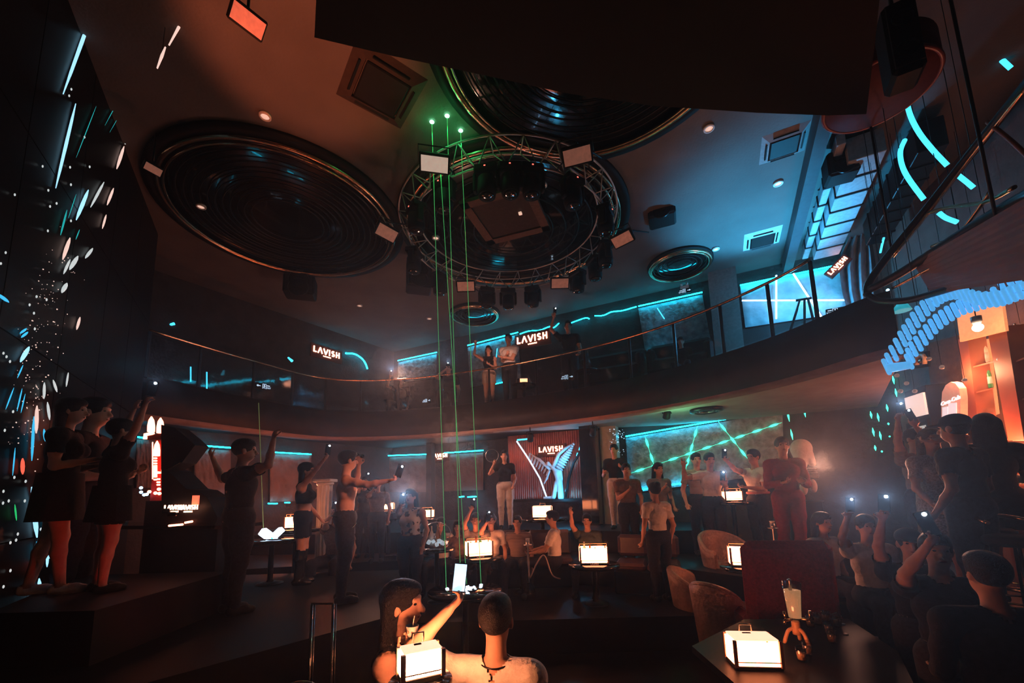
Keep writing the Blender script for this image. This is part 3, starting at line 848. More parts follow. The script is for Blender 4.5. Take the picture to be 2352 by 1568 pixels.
# ------------------------------------------------------------------ ring truss and its lamps
TC = Vector((.03, 6.34, 0)); TR, TZ = 1.78, 6.42
tr = thing('lighting_truss', 'large circular silver lattice truss hanging under the central recess', 'truss', (TC.x, TC.y, 6.0))
def ringpt(r, a, z): return Vector((TC.x + r * math.cos(a), TC.y + r * math.sin(a), z))
CH = ((TR, 6.42), (TR - .30, 6.42), (TR - .15, 6.12))
for r, z in CH: MB().tube([ringpt(r, 2 * PI * k / 96, z) for k in range(96)], .013, 6, True).build('chord', M_TRUSS, tr)
NBAY = 26; cache = {}
for k in range(NBAY):
    a0 = 2 * PI * k / NBAY; a1 = a0 + 2 * PI / NBAY; am = (a0 + a1) / 2
    for j, (p, q) in enumerate((((TR, a0, 6.42), (TR - .15, am, 6.12)), ((TR - .15, am, 6.12), (TR, a1, 6.42)), ((TR - .30, a0, 6.42), (TR - .15, am, 6.12)), ((TR, a0, 6.42), (TR - .30, a0, 6.42)))):
        if j not in cache:
            cache[j] = MB().tube([Vector((p[0] * math.cos(p[1]), p[0] * math.sin(p[1]), p[2])), Vector((q[0] * math.cos(q[1]), q[0] * math.sin(q[1]), q[2]))], .008, 6).mesh('brace', M_TRUSS)
        mesh_obj('brace', cache[j], tr, Matrix.Translation((0, 0, -6.0)) @ Matrix.Rotation(2 * PI * k / NBAY, 4, 'Z'))
for k in range(4):
    a = PI / 4 + k * PI / 2; MB().tube([ringpt(TR - .15, a, 6.42), ringpt(TR - .15, a, HC)], .006, 6).build('hanger', M_BMET, tr)

def make_head(name, label):
    t = thing(name, label, 'stage light', (0, 0, 0), 0, 'stage lights on the ring truss')
    MB().box((0, 0, -.05), (.30, .22, .10), None, .02).build('base', M_BLACK, t, world=False)
    for q in (-1, 1): MB().box((q * .15, 0, -.20), (.05, .10, .26), None, .015).build('yoke_arm', M_BLACK, t, world=False)
    mb = MB(); mb.lathe([(.06, -.12), (.115, -.16), (.125, -.32), (.11, -.40), (.10, -.40)], (0, 0, 0), 16)
    mb.build('lamp_head', M_BLACK, t, world=False)
    MB().lathe([(.10, -.401), (.06, -.415), (.001, -.42)], (0, 0, 0), 16).build('lens', M_GLOSSB, t, world=False)
    MB().box((.0, -.115, -.055), (.02, .006, .01)).build('status_led', glow('led_red', (1, .12, .08), 3, False), t, world=False)
    MB().tube([(0, 0, 0), (0, 0, .07)], .02, 6).build('clamp', M_BMET, t, world=False)
    return t
def make_panel(label):
    t = thing('blinder_panel', label, 'stage light', (0, 0, 0), 0, 'flat lamp panels on the ring truss')
    MB().box((0, 0, 0), (.36, .05, .22), None, .01).build('housing', M_BLACK, t, world=False)
    MB().box((0, -.027, 0), (.32, .006, .17)).build('lamp_face', M_PANELF, t, world=False)
    MB().tube([(-.19, 0, 0), (-.19, 0, .18), (.19, 0, .18), (.19, 0, 0)], .009, 6).build('yoke', M_BMET, t, world=False)
    return t
heads = [(1093, 322, 'behind the green beams'), (1172, 318, 'at the near side of the ring, under the canopy'), (1243, 322, 'right of the nearest lamp on the near side'), (1390, 352, 'at the upper right of the ring'),
         (1455, 470, 'at the far right of the ring'), (1402, 572, 'beside the lower right lamp panel'), (1352, 602, 'third from the right along the far side'), (1320, 632, 'right of the far-side lamp panel'),
         (1215, 655, 'right of the lowest hanging lamp'), (1167, 668, 'hanging lowest at the far side of the ring'), (1127, 655, 'left of the lowest hanging lamp'), (1010, 640, 'beside the black speaker cabinet'),
         (905, 590, 'below the left lamp panel'), (912, 470, 'at the far left of the ring'), (960, 380, 'at the upper left, left of the bright panel')]
hp = make_head('moving_head_light', 'x')
for i, (x, y, lb) in enumerate(heads):
    o = hp if i == 0 else copy_tree(hp)
    q = onz(x, y, 6.0); dirv = Vector((q.x - TC.x, q.y - TC.y, 0)); ang = math.atan2(dirv.y, dirv.x)
    place(o, ringpt(TR - .15, ang, 6.10), ang + PI / 2)
    o['label'] = 'black moving-head stage light ' + lb
panels = [(998, 375, 'pale-lit flat lamp panel beside the green laser beams', .5, .2), (1326, 356, 'brown lamp panel, reflected light as glow, at the upper right of the ring truss', .5, -.3), (887, 533, 'square-looking lamp panel at the left end of the ring truss', .3, .9),
          (1430, 548, 'tilted lamp panel at the right end of the ring truss', .4, -.8), (1070, 657, 'dim wide lamp panel at the far side left of centre', .1, 0), (1286, 650, 'dim wide lamp panel at the far side right of centre', .1, 0)]
pp = make_panel('x')
for i, (x, y, lb, tl, yaw) in enumerate(panels):
    o = pp if i == 0 else copy_tree(pp)
    q = onz(x, y, 5.95); o['label'] = lb
    o.location = q; o.rotation_euler = (tl + .55, 0, yaw)
    WORLD_M[o.name] = Matrix.Translation(q) @ Euler((tl + .55, 0, yaw)).to_matrix().to_4x4()
    dv = Vector((q.x - TC.x, q.y - TC.y, 0)); ag = math.atan2(dv.y, dv.x)
    MB().tube([q + Z * .02, Vector((q.x, q.y, 6.12)), ringpt(TR - .15, ag, 6.13)], .012, 6).build('arm', M_BMET, o)
    if i == 0: first_panel = o
for ch in first_panel.children:
    if ch.name.startswith('lamp_face'): ch.data = ch.data.copy(); ch.data.materials[0] = M_PANELB
# hanging speakers and dark boxes near the ring
def speaker(px, py, d, w, h, dp, label, rz=0.0):
    c = P(px, py, d); t = thing('hanging_speaker', label, 'speaker', (c.x, c.y, c.z - h / 2), rz)
    MB().box((0, 0, h / 2), (w, dp, h), None, .03).build('cabinet', M_BLACK, t, world=False)
    MB().box((0, -dp / 2 - .004, h / 2), (w * .86, .012, h * .88), None, .004).build('grille', mat('speaker_mesh', (.014, .013, .013), .7, .3, .4, 200), t, world=False)
    for q in (.28, .70): MB().lathe([(w * .34, -.001), (w * .30, .012), (w * .1, .004), (.001, .004)], (0, -dp / 2 - .01, h * q), 18, Matrix.Rotation(PI / 2, 3, 'X')).build('cone', M_BMET, t, world=False)
    MB().tube([(0, 0, h), (0, 0, h + max(.05, HC - (c.z + h / 2)))], .015, 6).build('hanger', M_BMET, t, world=False)
speaker(962, 640, 7.5, .48, .50, .4, 'black speaker cabinet hanging left of the far truss side', .3)
speaker(690, 660, 8.2, .60, .42, .4, 'barely lit black speaker hanging above the left balcony', .3)
speaker(1520, 490, 6.6, .45, .32, .4, 'dark speaker box right of the ring truss', -.4)
speaker(1930, 385, 5.2, .36, .36, .3, 'dark speaker hanging among the ducts at the right', -.4)
def wallpanel(px, py, rx, rz_, k, lb):
    c = onz(px, py, 6.2); t = thing('wash_light', lb, 'stage light', c, rz_, 'wash lights over the stage')
    rx = -rx + .3
    MB().box((0, 0, 0), (.42 * k, .07, .26 * k), Matrix.Rotation(rx, 3, 'X'), .01).build('housing', M_BLACK, t, world=False)
    R = Matrix.Rotation(rx, 3, 'X')
    MB().box(R @ Vector((0, -.04, 0)), (.38 * k, .006, .2 * k), R).build('lamp_face', M_PANELF, t, world=False)
    MB().tube([(0, 0, .1), (0, 0, HC - 6.2)], .012, 6).build('hanger', M_BMET, t, world=False)
wallpanel(568, 45, -.6, .9, .66, 'brown-glowing wash light hanging at the very top left')
wallpanel(350, 386, -.5, 1.1, .45, 'dim brown wash light left of the large mirrored recess')
wallpanel(334, 608, -.5, .8, .5, 'almost dark wash light low at the left of the ceiling')

# ------------------------------------------------------------------ lasers
tops = [(992, 277), (1027, 263), (1058, 297), (1010, 361)]
feet = [(1025, 1350), (1058, 1338), (1072, 1341), (1105, 1344)]
zs = [HC, HC, HC, 6.15]
lbl = ['leftmost green laser beam rising from the table to the ceiling', 'second green laser beam, rising to the topmost green spot', 'third green laser beam, ending by the truss brace', 'rightmost green laser beam, ending on the pale lamp panel']
order = [0, 1, 3, 2]
a = P(605, 1212, 6.0); b = P(594, 925, 6.1)
MB().tube([a, b], .005, 6).solo('laser_beam', glow('laser_faint', (.20, .26, .08), .35, False), 'faint yellow-green laser beam rising behind the black-shirted man', 'laser beam')
for i in range(4):
    a = onz(*feet[i], .80); b = onz(*tops[order[i]], zs[order[i]])
    t = thing('laser_beam', lbl[i], 'laser beam', a)
    MB().tube([a, b - Z * .02], .0042, 6).build('beam', M_LASER, t)
    MB().ball(b - Z * .02, (.03, .03, .008), 10, 6).build('ceiling_spot', glow('laser_spot', (.25, 1.0, .5), 12, False), t)
    lo = lamp('laser_bounce', 'POINT', b - Z * .18, 1.3, (.05, 1.0, .25), None, .03); lo.parent = t; lo.matrix_parent_inverse = WORLD_M[t.name].inverted()

# ------------------------------------------------------------------ wall dressing
def wb(px, py, off=0.0): return onpl(px, py, WB_A, WB_B, off)
def wl(px, py, off=0.0): return onpl(px, py, WL_A, WL_B, off)
def wr(px, py, off=0.0): return onpl(px, py, WR_A, WR_B, off)
def slab(mb, f, n, corners, off, th):
    return mb.prism([f(*c, off) for c in corners], -n * th)
def strip(mb, f, n, a, b, off, r=.016):
    return mb.tube([f(*a, off), f(*b, off)], r, 8)
def rough_panel(label, f, n, cs, top=None, bottoms=(), rods=(), name='rock_wall_panel', m=None, off=.10):
    base = f(*cs[3], 0)
    t = thing(name, label, 'wall panel', base)
    # a rugged slab: a displaced grid in front of a flat back
    nu, nv = 26, 16; rows = []
    rnd = np.random.RandomState(len(label) * 7 % 97)
    H_ = rnd.rand(nv // 2 + 2, nu // 2 + 2)
    for j in range(nv + 1):
        row = []
        for i in range(nu + 1):
            a, b = i / nu, j / nv
            px = (cs[0][0] * (1 - a) + cs[1][0] * a) * (1 - b) + (cs[3][0] * (1 - a) + cs[2][0] * a) * b
            py = (cs[0][1] * (1 - a) + cs[1][1] * a) * (1 - b) + (cs[3][1] * (1 - a) + cs[2][1] * a) * b
            hh = H_[j // 2, i // 2] * .5 + rnd.rand() * .5
            e = off + .05 * hh if 0 < i < nu and 0 < j < nv else off
            row.append(f(px, py, e))
        rows.append(row)
    MB().sheet(rows).build('rock_face', m or M_ROCK, t)
    slab(MB(), f, n, cs, off - .005, .09).build('backing', M_BLACK, t)
    if top: strip(MB(), f, n, *top, off + .10).build('light_strip', M_CYAN, t)
    for b in bottoms: strip(MB(), f, n, *b, off + .10).build('light_strip', M_CYAN, t)
    for r_ in rods: strip(MB(), f, n, *r_, off + .07, .012).build('light_rod', M_CYANL, t)
    return t
# upper floor
rough_panel('rugged stone panel washed cyan, beside the exit sign on the upper floor', wb, NB, [(1466, 708), (1613, 676), (1634, 790), (1484, 822)], ((1466, 703), (1613, 671)), [((1484, 822), (1540, 810))], [((1510, 708), (1526, 732))])
rough_panel('cyan-lit stone panel behind the two people on the balcony', wb, NB, [(1074, 798), (1190, 768), (1196, 868), (1080, 890)], ((1074, 793), (1190, 763)), [((1135, 882), (1163, 876))], [((1142, 800), (1140, 820))])
rough_panel('pale cyan stone panel right of the far upper corner', wb, NB, [(914, 832), (1003, 813), (1003, 868), (914, 878)], ((914, 828), (1003, 809)))
xw = rough_panel('bright blue wall panel crossed by four white light tubes', wb, NB, [(1700, 657), (1932, 610), (1950, 716), (1712, 752)], ((1700, 655), (1932, 607)), (), (), 'light_tube_wall', mat('pale_panel', (.55, .62, .66), .7, 0, .15, 8, .3, 20))
for a, b in (((1783, 632), (1783, 732)), ((1822, 628), (1896, 742)), ((1704, 690), (1940, 689))):
    strip(MB(), wb, NB, a, b, .24, .018).build('light_tube', M_CYANW, xw)
def neon(name, label, f, pts, off=.12, r=.014, m=None, cat='neon tube'):
    p = catmull([f(*q, off) for q in pts], 5)
    return MB().tube(p, r, 8).solo(name, m or M_CYAN, label, cat, 'wavy cyan neon tubes')
neon('neon_tube', 'wavy cyan neon tube just above the balcony LAVISH sign', wb, [(1194, 767), (1215, 760), (1240, 758), (1262, 750), (1272, 752), (1284, 742)])
neon('neon_tube', 'short wavy cyan neon tube right of the raised arm on the balcony', wb, [(1310, 742), (1326, 736), (1345, 730), (1354, 732)])
neon('neon_tube', 'long wavy cyan neon tube leading to the stone panel on the upper floor', wb, [(1366, 725), (1386, 724), (1405, 716), (1430, 713), (1462, 704)])
neon('neon_tube', 'drooping cyan neon curve right of the left balcony sign', wl, [(794, 811), (815, 813), (832, 824), (840, 836), (844, 847)], .1, .022)
neon('neon_tube', 'straight cyan neon above the left balcony sign', wl, [(732, 795), (750, 801), (782, 808)], .1, .02)
for q, lb in (([(662, 821), (671, 829)], 'tiny cyan neon stub at the left balcony'), ([(336, 762), (360, 755)], 'short bright cyan lamp left of the balcony handrail'), ([(383, 748), (400, 743)], 'small cyan lamp at the end of the balcony handrail')):
    MB().tube([P(*q[0], 8.2), P(*q[1], 8.2)], [.018, .03], 8).solo('cyan_lamp', M_CYANL, lb, 'lamp', 'small cyan lamps at the left')
for x, y0, y1, lb in ((438, 842, 870, 'left thin cyan rod on the upper left balcony'), (475, 854, 886, 'right thin cyan rod on the upper left balcony')):
    MB().tube([P(x, y1 + 6, 7.9), P(x, y0, 7.9)], .012, 6).solo('light_rod', M_CYANL, lb, 'light rod', 'thin cyan rods')

def lav_sign(label, f, u, n, px, py, hpx, off, m=None, board=True, name='neon_sign', d=None, sub=True, up=None):
    o = f(px, py + hpx / 2, off); h = (f(px, py - hpx / 2, off) - o).length
    t = thing(name, label, 'sign', o - Z * h * .7)
    up = up or Z
    if board: MB().obox(o - u * h * 2.9 - up * h * .85, u * h * 5.8, up * h * 2.3, -n * .05).build('board', mat('sign_board', (.09, .03, .022), .6), t)
    mb = MB(); lavish(mb, o, u, up, n, h, .02, sub); mb.build('lettering', m or M_SIGN, t)
    return t
lav_sign('glowing LAVISH LOUNGE sign on the upper wall right of the balcony couple', wb, UB, NB, 1223, 776, 15, .16)
lav_sign('glowing LAVISH LOUNGE sign on the upper left wall', wl, UL, NL, 751, 809, 13, .16)
lav_sign('small glowing LAVISH sign on the far lower wall, partly cut by dark pillars', wb, UB, NB, 1010, 1046, 9, .16)
pil = MB().obox(wb(988, 1038, .5) - Z * 2.4, UB * .18, NB * .18, Z * 3.2); struct('trim_4', pil, M_BLACK)

def exit_sign(label, c, u, n, w, m, bulbs=False, arrow=1, stand=None, txt=True):
    """dark box with a lit door pictogram, arrow and two lines of lettering"""
    t = thing('exit_sign', label, 'exit sign', c - Z * w * .2)
    h = w * .42
    MB().obox(c - u * w / 2 - Z * h / 2, u * w, Z * h, -n * .04).build('casing', M_BLACK, t)
    if txt:
        mb = MB(); k = n * .006
        x = arrow
        o = c - u * (.06 * w * x)
        for s_ in ((-.12, 0), (.12, 0)): mb.obox(o + u * (s_[0] * w - .012 * w) - Z * h * .4 + k, u * .024 * w, Z * h * .8, n * .004)
        mb.obox(o - u * .12 * w + Z * h * .36 + k, u * .24 * w, Z * h * .06, n * .004)
        mb.ball(o + Z * h * .22 + k, h * .085, 8, 6)
        for a, b in (((0, .12), (-.02, -.12)), ((-.02, -.12), (.06, -.36)), ((-.02, -.12), (-.07, -.34)), ((0, .08), (.07, -.02)), ((0, .08), (-.07, .0))):
            mb.tube([o + u * a[0] * w + Z * a[1] * h + k, o + u * b[0] * w + Z * b[1] * h + k], h * .035, 5)
        ao = c + u * (.20 * w * x)
        mb.obox(ao + k - Z * h * .05, u * .18 * w * x, Z * h * .10, n * .004)
        mb.prism([ao + u * .16 * w * x + Z * h * .2 + k, ao + u * .28 * w * x + k, ao + u * .16 * w * x - Z * h * .2 + k], n * .004)
        mb.build('pictogram', m, t)
        mb = MB(); text_mesh(mb, 'EXIT', c - u * (.33 * w * x) - Z * h * .30 + k, u, Z, n, h * .40, .004)
        mb.obox(c - u * (.33 * w * x) - u * .10 * w + Z * h * .14 + k, u * .20 * w, Z * h * .12, n * .004)
        mb.build('lettering', m, t)
    else:
        MB().obox(c - u * w * .46 - Z * h * .44 + n * .001, u * w * .92, Z * h * .88, n * .006).build('lit_face', m, t)
        mb = MB(); text_mesh(mb, 'EXIT', c + Z * h * .02 + n * .008, u, Z, n, h * .5, .004)
        mb.obox(c - u * w * .36 - Z * h * .26 + n * .008, u * w * .72, Z * h * .12, n * .004); mb.build('lettering', glow('white_letters', (.75, .9, 1), 1.6, False), t)
    if bulbs:
        for q in (-1, 1):
            MB().ball(c + u * q * w * .22 + Z * h * 1.5, h * .28, 10, 8).build('emergency_lamp', M_WHITE, t)
        MB().obox(c - u * w * .35 + Z * h * .6, u * w * .7, Z * h * .6, -n * .05).build('lamp_box', M_WHITE, t)
    if stand: MB().tube([c + Z * h * .5, c + Z * (h * .5 + stand)], .012, 6).build('rod', M_BMET, t)
    return t
exit_sign('exit sign with two emergency lamps above the cyan stone panel', wb(1573, 668, .25), UB, NB, .26, M_SIGNC, True)
cu, cn = Vector((1, 0, 0)), Vector((0, -1, 0))
exit_sign('exit sign with right arrow fixed to the balustrade below the balcony LAVISH sign', P(1303, 866, 8.62), (UB + Vector((.1, 0, 0))).normalized(), NB, .27, M_SIGNC)
exit_sign('exit sign with left arrow on the left balcony glass', P(605, 887, 8.55), (UL * 1.0).normalized(), NL, .30, M_SIGNC, False, -1)
exit_sign('exit sign with right arrow low on the balcony above the green beams', P(980, 920, 9.95), UB, NB, .24, M_SIGNC)
t = exit_sign('exit sign in front of the blue wall with white light tubes', P(1921, 714, 6.2), UB, NB, .26, M_SIGNC)
c = P(1921, 714, 6.2); MB().tube([c - NB * .02 - Z * .04, Vector((c.x - NB.x * .02, c.y - NB.y * .02, ZS1))], .012, 6).build('post', M_BMET, t)
exit_sign('small blue-lit EXIT sign at the far left above the crowd', P(248, 774, 6.3), Vector((.86, .5, 0)).normalized(), Vector((.5, -.86, 0)).normalized(), .17, M_SIGNB, False, 1, None, False)
exit_sign('small pale exit box high among the ducts', P(1922, 462, 6.1), UB, NB, .10, M_SIGNC, False, 1, None, False)
exit_sign('tiny pale exit box under the right end of the black canopy', P(1966, 286, 4.6), UB, NB, .07, M_SIGNC, False, 1, None, False)

# pillar between the stone panel and the tube wall; draped panel at the right
struct('trim_5', MB().obox(wb(1642, 800, .15) - Z * .3, UB * .55, NB * .25, Z * 2.6), mat('pillar_brown', (.24, .19, .17), .6))
def drape(label, rows_px, f, off, m):
    rows = []
    for j, (y, x0, x1) in enumerate(rows_px):
        row = []
        for i in range(33):
            a = i / 32
            row.append(f(x0 + (x1 - x0) * a, y - (x1 - x0) * a * .12, off + .07 * math.sin(a * 19 + j * .5) * (1 - .3 * math.cos(j))))
        rows.append(row)
    return MB().sheet(rows).solo('draped_curtain', m, label, 'curtain')
drape('rippled cyan-lit drape right of the blue tube wall', [(512, 1968, 1978), (540, 1952, 1990), (580, 1932, 1998), (620, 1928, 2002), (670, 1934, 2006), (720, 1948, 2012), (750, 1952, 2014)], wb, .45, mat('satin_drape', (.35, .50, .55), .3, 0, .3, 6))
lav_sign('small tilted orange LAVISH sign on the cyan drape', wb, (UB + Z * .9).normalized(), NB, 1928, 608, 9, .60, None, True, 'neon_sign', None, True, (Z - UB * .9).normalized())
# easel-like frame and vases on the upper floor
t = thing('easel', 'dark A-shaped frame standing before the blue tube wall', 'easel', wb(1845, 760, 1.2))
for a, b in (((1838, 688), (1812, 770)), ((1848, 686), (1848, 772)), ((1856, 686), (1876, 768))):
    MB().tube([wb(*a, 1.2), wb(*b, 1.2)], .022, 6).build('leg', M_BMET, t)
MB().tube([wb(1828, 690, 1.2), wb(1864, 684, 1.2)], .022, 6).build('crossbar', M_BMET, t)
def sofa_upper(px, py, L, label):
    c = wb(px, py, .75); t = thing('bench_sofa', label, 'sofa', (c.x, c.y, ZS1 + .28), math.atan2(UB.y, UB.x), 'dark sofas on the upper floor')
    MB().box((0, 0, .22), (L, .7, .4), None, .06).build('seat', M_BLACK, t, world=False)
    MB().box((0, .32, .55), (L, .2, .7), None, .07).build('backrest', M_BLACK, t, world=False)
    for q in (-1, 1): MB().box((q * (L / 2 - .08), 0, .38), (.18, .72, .55), None, .06).build('armrest', M_BLACK, t, world=False)
sofa_upper(1400, 830, 1.6, 'dark sofa on the upper floor left of the stone panel'); sofa_upper(1560, 800, 1.3, 'dark sofa below the cyan stone panel')
def vase(c, s, label, base_glow=None):
    t = thing('glass_vase', label, 'vase', c)
    MB().lathe([(.05, 0), (.09, .05), (.10, .16), (.05, .30), (.035, .42), (.045, .46), (.04, .46), (.03, .42), (.045, .30), (.09, .16), (.08, .05), (.04, .012)], (0, 0, 0), 18).build('vessel', M_CUP, t, world=False)
    if base_glow: MB().lathe([(.08, -.03), (.09, -.02), (.09, 0), (.001, 0)], (0, 0, 0), 16).build('lit_base', base_glow, t, world=False)
    t.scale = (s, s, s)
def round_table(c, zt, r, label, m=None, leg=True, base=0.0, group=None):
    t = thing('round_table', label, 'table', (c.x, c.y, base), 0, group)
    h = zt - base
    MB().lathe([(r * .96, h - .045), (r, h - .035), (r, h - .008), (r * .985, h), (.001, h)], (0, 0, 0), 40).build('tabletop', m or M_GLOSSB, t, world=False)
    MB().lathe([(.05, .03), (.035, .06), (.035, h - .08), (.07, h - .045)], (0, 0, 0), 14).build('pedestal', M_BMET, t, world=False)
    MB().lathe([(r * .5, 0), (r * .5, .015), (.06, .035), (.001, .035)], (0, 0, 0), 24).build('foot', M_BMET, t, world=False)
    return t
cv = P(1350, 850, 9.1); round_table(cv, cv.z - .03, .3, 'small dark table with a glass vase on the upper floor', None, True, ZS1)
vase(cv, 1.0, 'clear glass vase on a cyan-lit base on the upper floor', M_CYAN)

# ------------------------------------------------------------------ lower back wall
gp = rough_panel('large green-tinted stone panel with a cyan strip under the balcony', wb, NB, [(1437, 1006), (1797, 945), (1802, 1086), (1447, 1132)], ((1437, 1002), (1797, 940)), [((1456, 1127), (1492, 1121)), ((1543, 1113), (1590, 1106))])
def dashes(label, a, b, n, f, off, wpx=2.6, gap=.35):
    t = thing('laser_dashes', label, 'laser light', f(*(a if a[1] > b[1] else b), off), 0, 'green laser lines on the walls')
    for i in range(n):
        t0 = (i + gap * .5) / n; t1 = (i + 1 - gap * .5) / n
        A_ = f(a[0] + (b[0] - a[0]) * t0, a[1] + (b[1] - a[1]) * t0, off); B_ = f(a[0] + (b[0] - a[0]) * t1, a[1] + (b[1] - a[1]) * t1, off)
        r = wpx / FPX * A_.y
        MB().tube([A_, A_ * .7 + B_ * .3, A_ * .3 + B_ * .7, B_], [.002, r, r, .002], 6).build('dash', M_GREEN, t)
    MB().tube([f(*a, off), f(*b, off)], .003, 5).build('thin_line', M_GREEN, t)
dashes('long slanting green dashed line across the stone panel', (1450, 1086), (1796, 970), 9, wb, .16)
dashes('left steep green dashed line on the stone panel', (1481, 1000), (1502, 1068), 2, wb, .16)
dashes('middle steep green dashed line on the stone panel', (1602, 978), (1566, 1110), 4, wb, .16)
dashes('right steep green dashed line on the stone panel', (1650, 968), (1718, 1054), 3, wb, .16)
ORD = 'first second third fourth fifth sixth seventh eighth ninth tenth eleventh twelfth thirteenth fourteenth fifteenth sixteenth seventeenth eighteenth nineteenth'.split()
for i, (x, y0, y1) in enumerate(sorted(((1839, 894, 916), (1808, 942, 968), (1846, 936, 958), (1816, 985, 1010), (1968, 892, 908), (1993, 900, 920), (2008, 906, 926), (2025, 868, 886), (2050, 862, 882), (2056, 892, 911), (2036, 928, 945),
                                 (1999, 944, 961), (2015, 948, 968), (2004, 982, 1002), (2020, 990, 1010), (2009, 1022, 1035), (2025, 1034, 1039), (2040, 970, 976), (2043, 1000, 1004)))):
    A_ = wb(x, y0, .06); B_ = wb(x + (y1 - y0) * .2, y1, .06)
    MB().tube([A_, A_ * .5 + B_ * .5, B_], [.003, .020, .003], 6).solo('laser_dash', M_GREEN, ORD[i] + ' short upright green dash from the left on the wall by the bar', 'laser light', 'green laser dashes left of the bar')
# speckled pale pillar and black column
struct('trim_6', MB().obox(wb(1396, 1180, .55) - Z * 1.0, UB * .36, NB * .3, Z * 3.0), mat('pale_tile', (.46, .38, .34), .4, 0, .1, 8))
struct('trim_7', MB().obox(wb(1348, 1180, .95) - Z * 1.0, UB * .36, NB * .3, Z * 3.2), M_GLOSSB)
mb = MB(); rnd = random.Random(3)
for k in range(46): mb.ball(wb(1400 + rnd.random() * 34, 985 + rnd.random() ** 1.5 * 60, .86), .004 + .004 * rnd.random(), 6, 4)
o = mb.build('sparkles', glow('blue_sparkle', (.5, .75, 1), 2.5, False)); tag(o, 'tiny blue light specks on the pale pillar', 'light specks', kind='stuff')

# angel statue in front of a ribbed red wall
CA, CB = Vector((-.6, 10.1, 0)), Vector((2.0, 8.8, 0))
def fa(px, py, off=0.0): return onpl(px, py, WB_A, WB_B, off + .55)
t = thing('ribbed_screen', 'ribbed red metal screen with a lit V-shaped opening behind the angel', 'wall screen', fa(1275, 1144, .1))
def ribbed(p0, p1, zt, zb, n, amp, name, edge=None):
    rows = [[], []]
    for i in range(n * 6 + 1):
        a = i / (n * 6); b_ = p0 * (1 - a) + p1 * a; o_ = NB * amp * abs(math.sin(a * n * PI))
        rows[0].append(b_ + o_ + Z * zt(a)); rows[1].append(b_ + o_ + Z * zb(a))
    return MB().sheet(rows).build(name, mat('red_corrugated', (.30, .075, .05), .28, .75, .2, 4), t)
p0 = fa(1168, 1080, .05); p1 = fa(1368, 1060, .05); p0.z = p1.z = 0
zt0 = fa(1275, 992, .05).z; zb0 = fa(1275, 1146, .05).z
ribbed(p0, p1, lambda a: zt0, lambda a: zb0, 40, .03, 'corrugated_sheet')
MB().tube([fa(1187, 1013, .25), fa(1215, 1055, .25), fa(1240, 1098, .25), fa(1256, 1143, .25)], .016, 8).build('neon_edge', M_CYANW, t)
MB().tube([fa(1188, 1010, .25), fa(1212, 1008, .25)], .02, 8).build('neon_edge', M_CYANL, t)
for i in range(9):
    a = i / 9; x = 1338 - a * 40 - (1 - a) * a * 14; y = 1012 + a * 122
    MB().tube([fa(x, y, .14), fa(x - 2.5, y + 8, .14)], [.012, .012], 6).build('reflection_dash', M_CYANL, t)  # dashed cyan reflection on the ribs, built as glowing tubes
MB().tube([fa(1352, 1008, .3), fa(1318, 1062, .3), fa(1306, 1100, .3), fa(1299, 1142, .3)], .03, 8).build('opening_edge', M_BLACK, t)
MB().obox(fa(1182, 1146, .05) - Z * .06, UB * 2.05, NB * .5, Z * .06).build('ledge', M_BLACK, t)
lav_sign('bright LAVISH LOUNGE sign on the ribbed red screen above the angel', fa, UB, NB, 1266, 1031, 12, .16)
st = thing('angel_statue', 'pale winged angel statue glowing cyan before the ribbed red screen', 'statue', fa(1278, 1143, .32))
c0 = fa(1278, 1143, .32)
def ap(px, py, off=.32): return np.array(fa(px, py, off) - c0)
def A3(x): return np.array(x)
hs = (fa(1275, 1070, .32) - fa(1275, 1143, .32)).length
pr = [cap(ap(1288, 1142), ap(1286, 1105), .10 * hs, .085 * hs, 'b'), cap(ap(1272, 1140), ap(1278, 1108), .07 * hs, .07 * hs, 'b'), cap(ap(1284, 1108), ap(1279, 1085), .085 * hs, .095 * hs, 'b'),
      cap(ap(1279, 1085), ap(1270, 1075), .10 * hs, .05 * hs, 'b'), cap(ap(1270, 1075), ap(1263, 1067), .04 * hs, .035 * hs, 'b'), ell(ap(1259, 1065), (.065 * hs, .07 * hs, .08 * hs), 'b'),
      cap(ap(1262, 1082), ap(1256, 1098), .035 * hs, .03 * hs, 'b'), cap(ap(1256, 1098), ap(1250, 1110), .03 * hs, .025 * hs, 'b'), cap(ap(1288, 1082), ap(1291, 1100), .04 * hs, .03 * hs, 'b'), cap(ap(1270, 1142), ap(1250, 1143), .05 * hs, .04 * hs, 'b')]
V, F = surface(pr, .014, .04)
M_STAT = mat('plaster_white', (.62, .66, .70), .6, 0, .08, 10)
mesh_obj('figure', np_mesh('figure', V, F, M_STAT), st)
# feathers of the two wings
for k in range(13):
    a = k / 12; r0 = fa(1282 + a * 2, 1080 - a * 6, .26); tip = fa(1290 + 26 * math.sin(a * 1.35) + 4 * a, 1086 - a * 68, .22)
    lead = fa(1270 + (1316 - 1270) * a, 1076 - (1076 - 1020) * a ** .8, .26)
    d_ = (tip - lead); mid = lead * .5 + tip * .5
    MB().tube([lead, lead * .7 + tip * .3, lead * .25 + tip * .75, tip], [.03, .038, .034, .006], 6).build('feather', M_STAT, st)
MB().tube([fa(1268, 1078, .3), fa(1276, 1060, .3), fa(1284, 1042, .3), fa(1298, 1030, .3), fa(1316, 1018, .26)], [.05, .05, .045, .04, .012], 8).build('wing_edge', M_STAT, st)
for k in range(8):
    a = k / 7; lead = fa(1262 - 44 * a, 1078 - 38 * a, .26); tip = fa(1254 - 40 * a, 1092 - 34 * a, .24)
    MB().tube([lead, lead * .5 + tip * .5, tip], [.024, .026, .006], 6).build('feather', M_STAT, st)
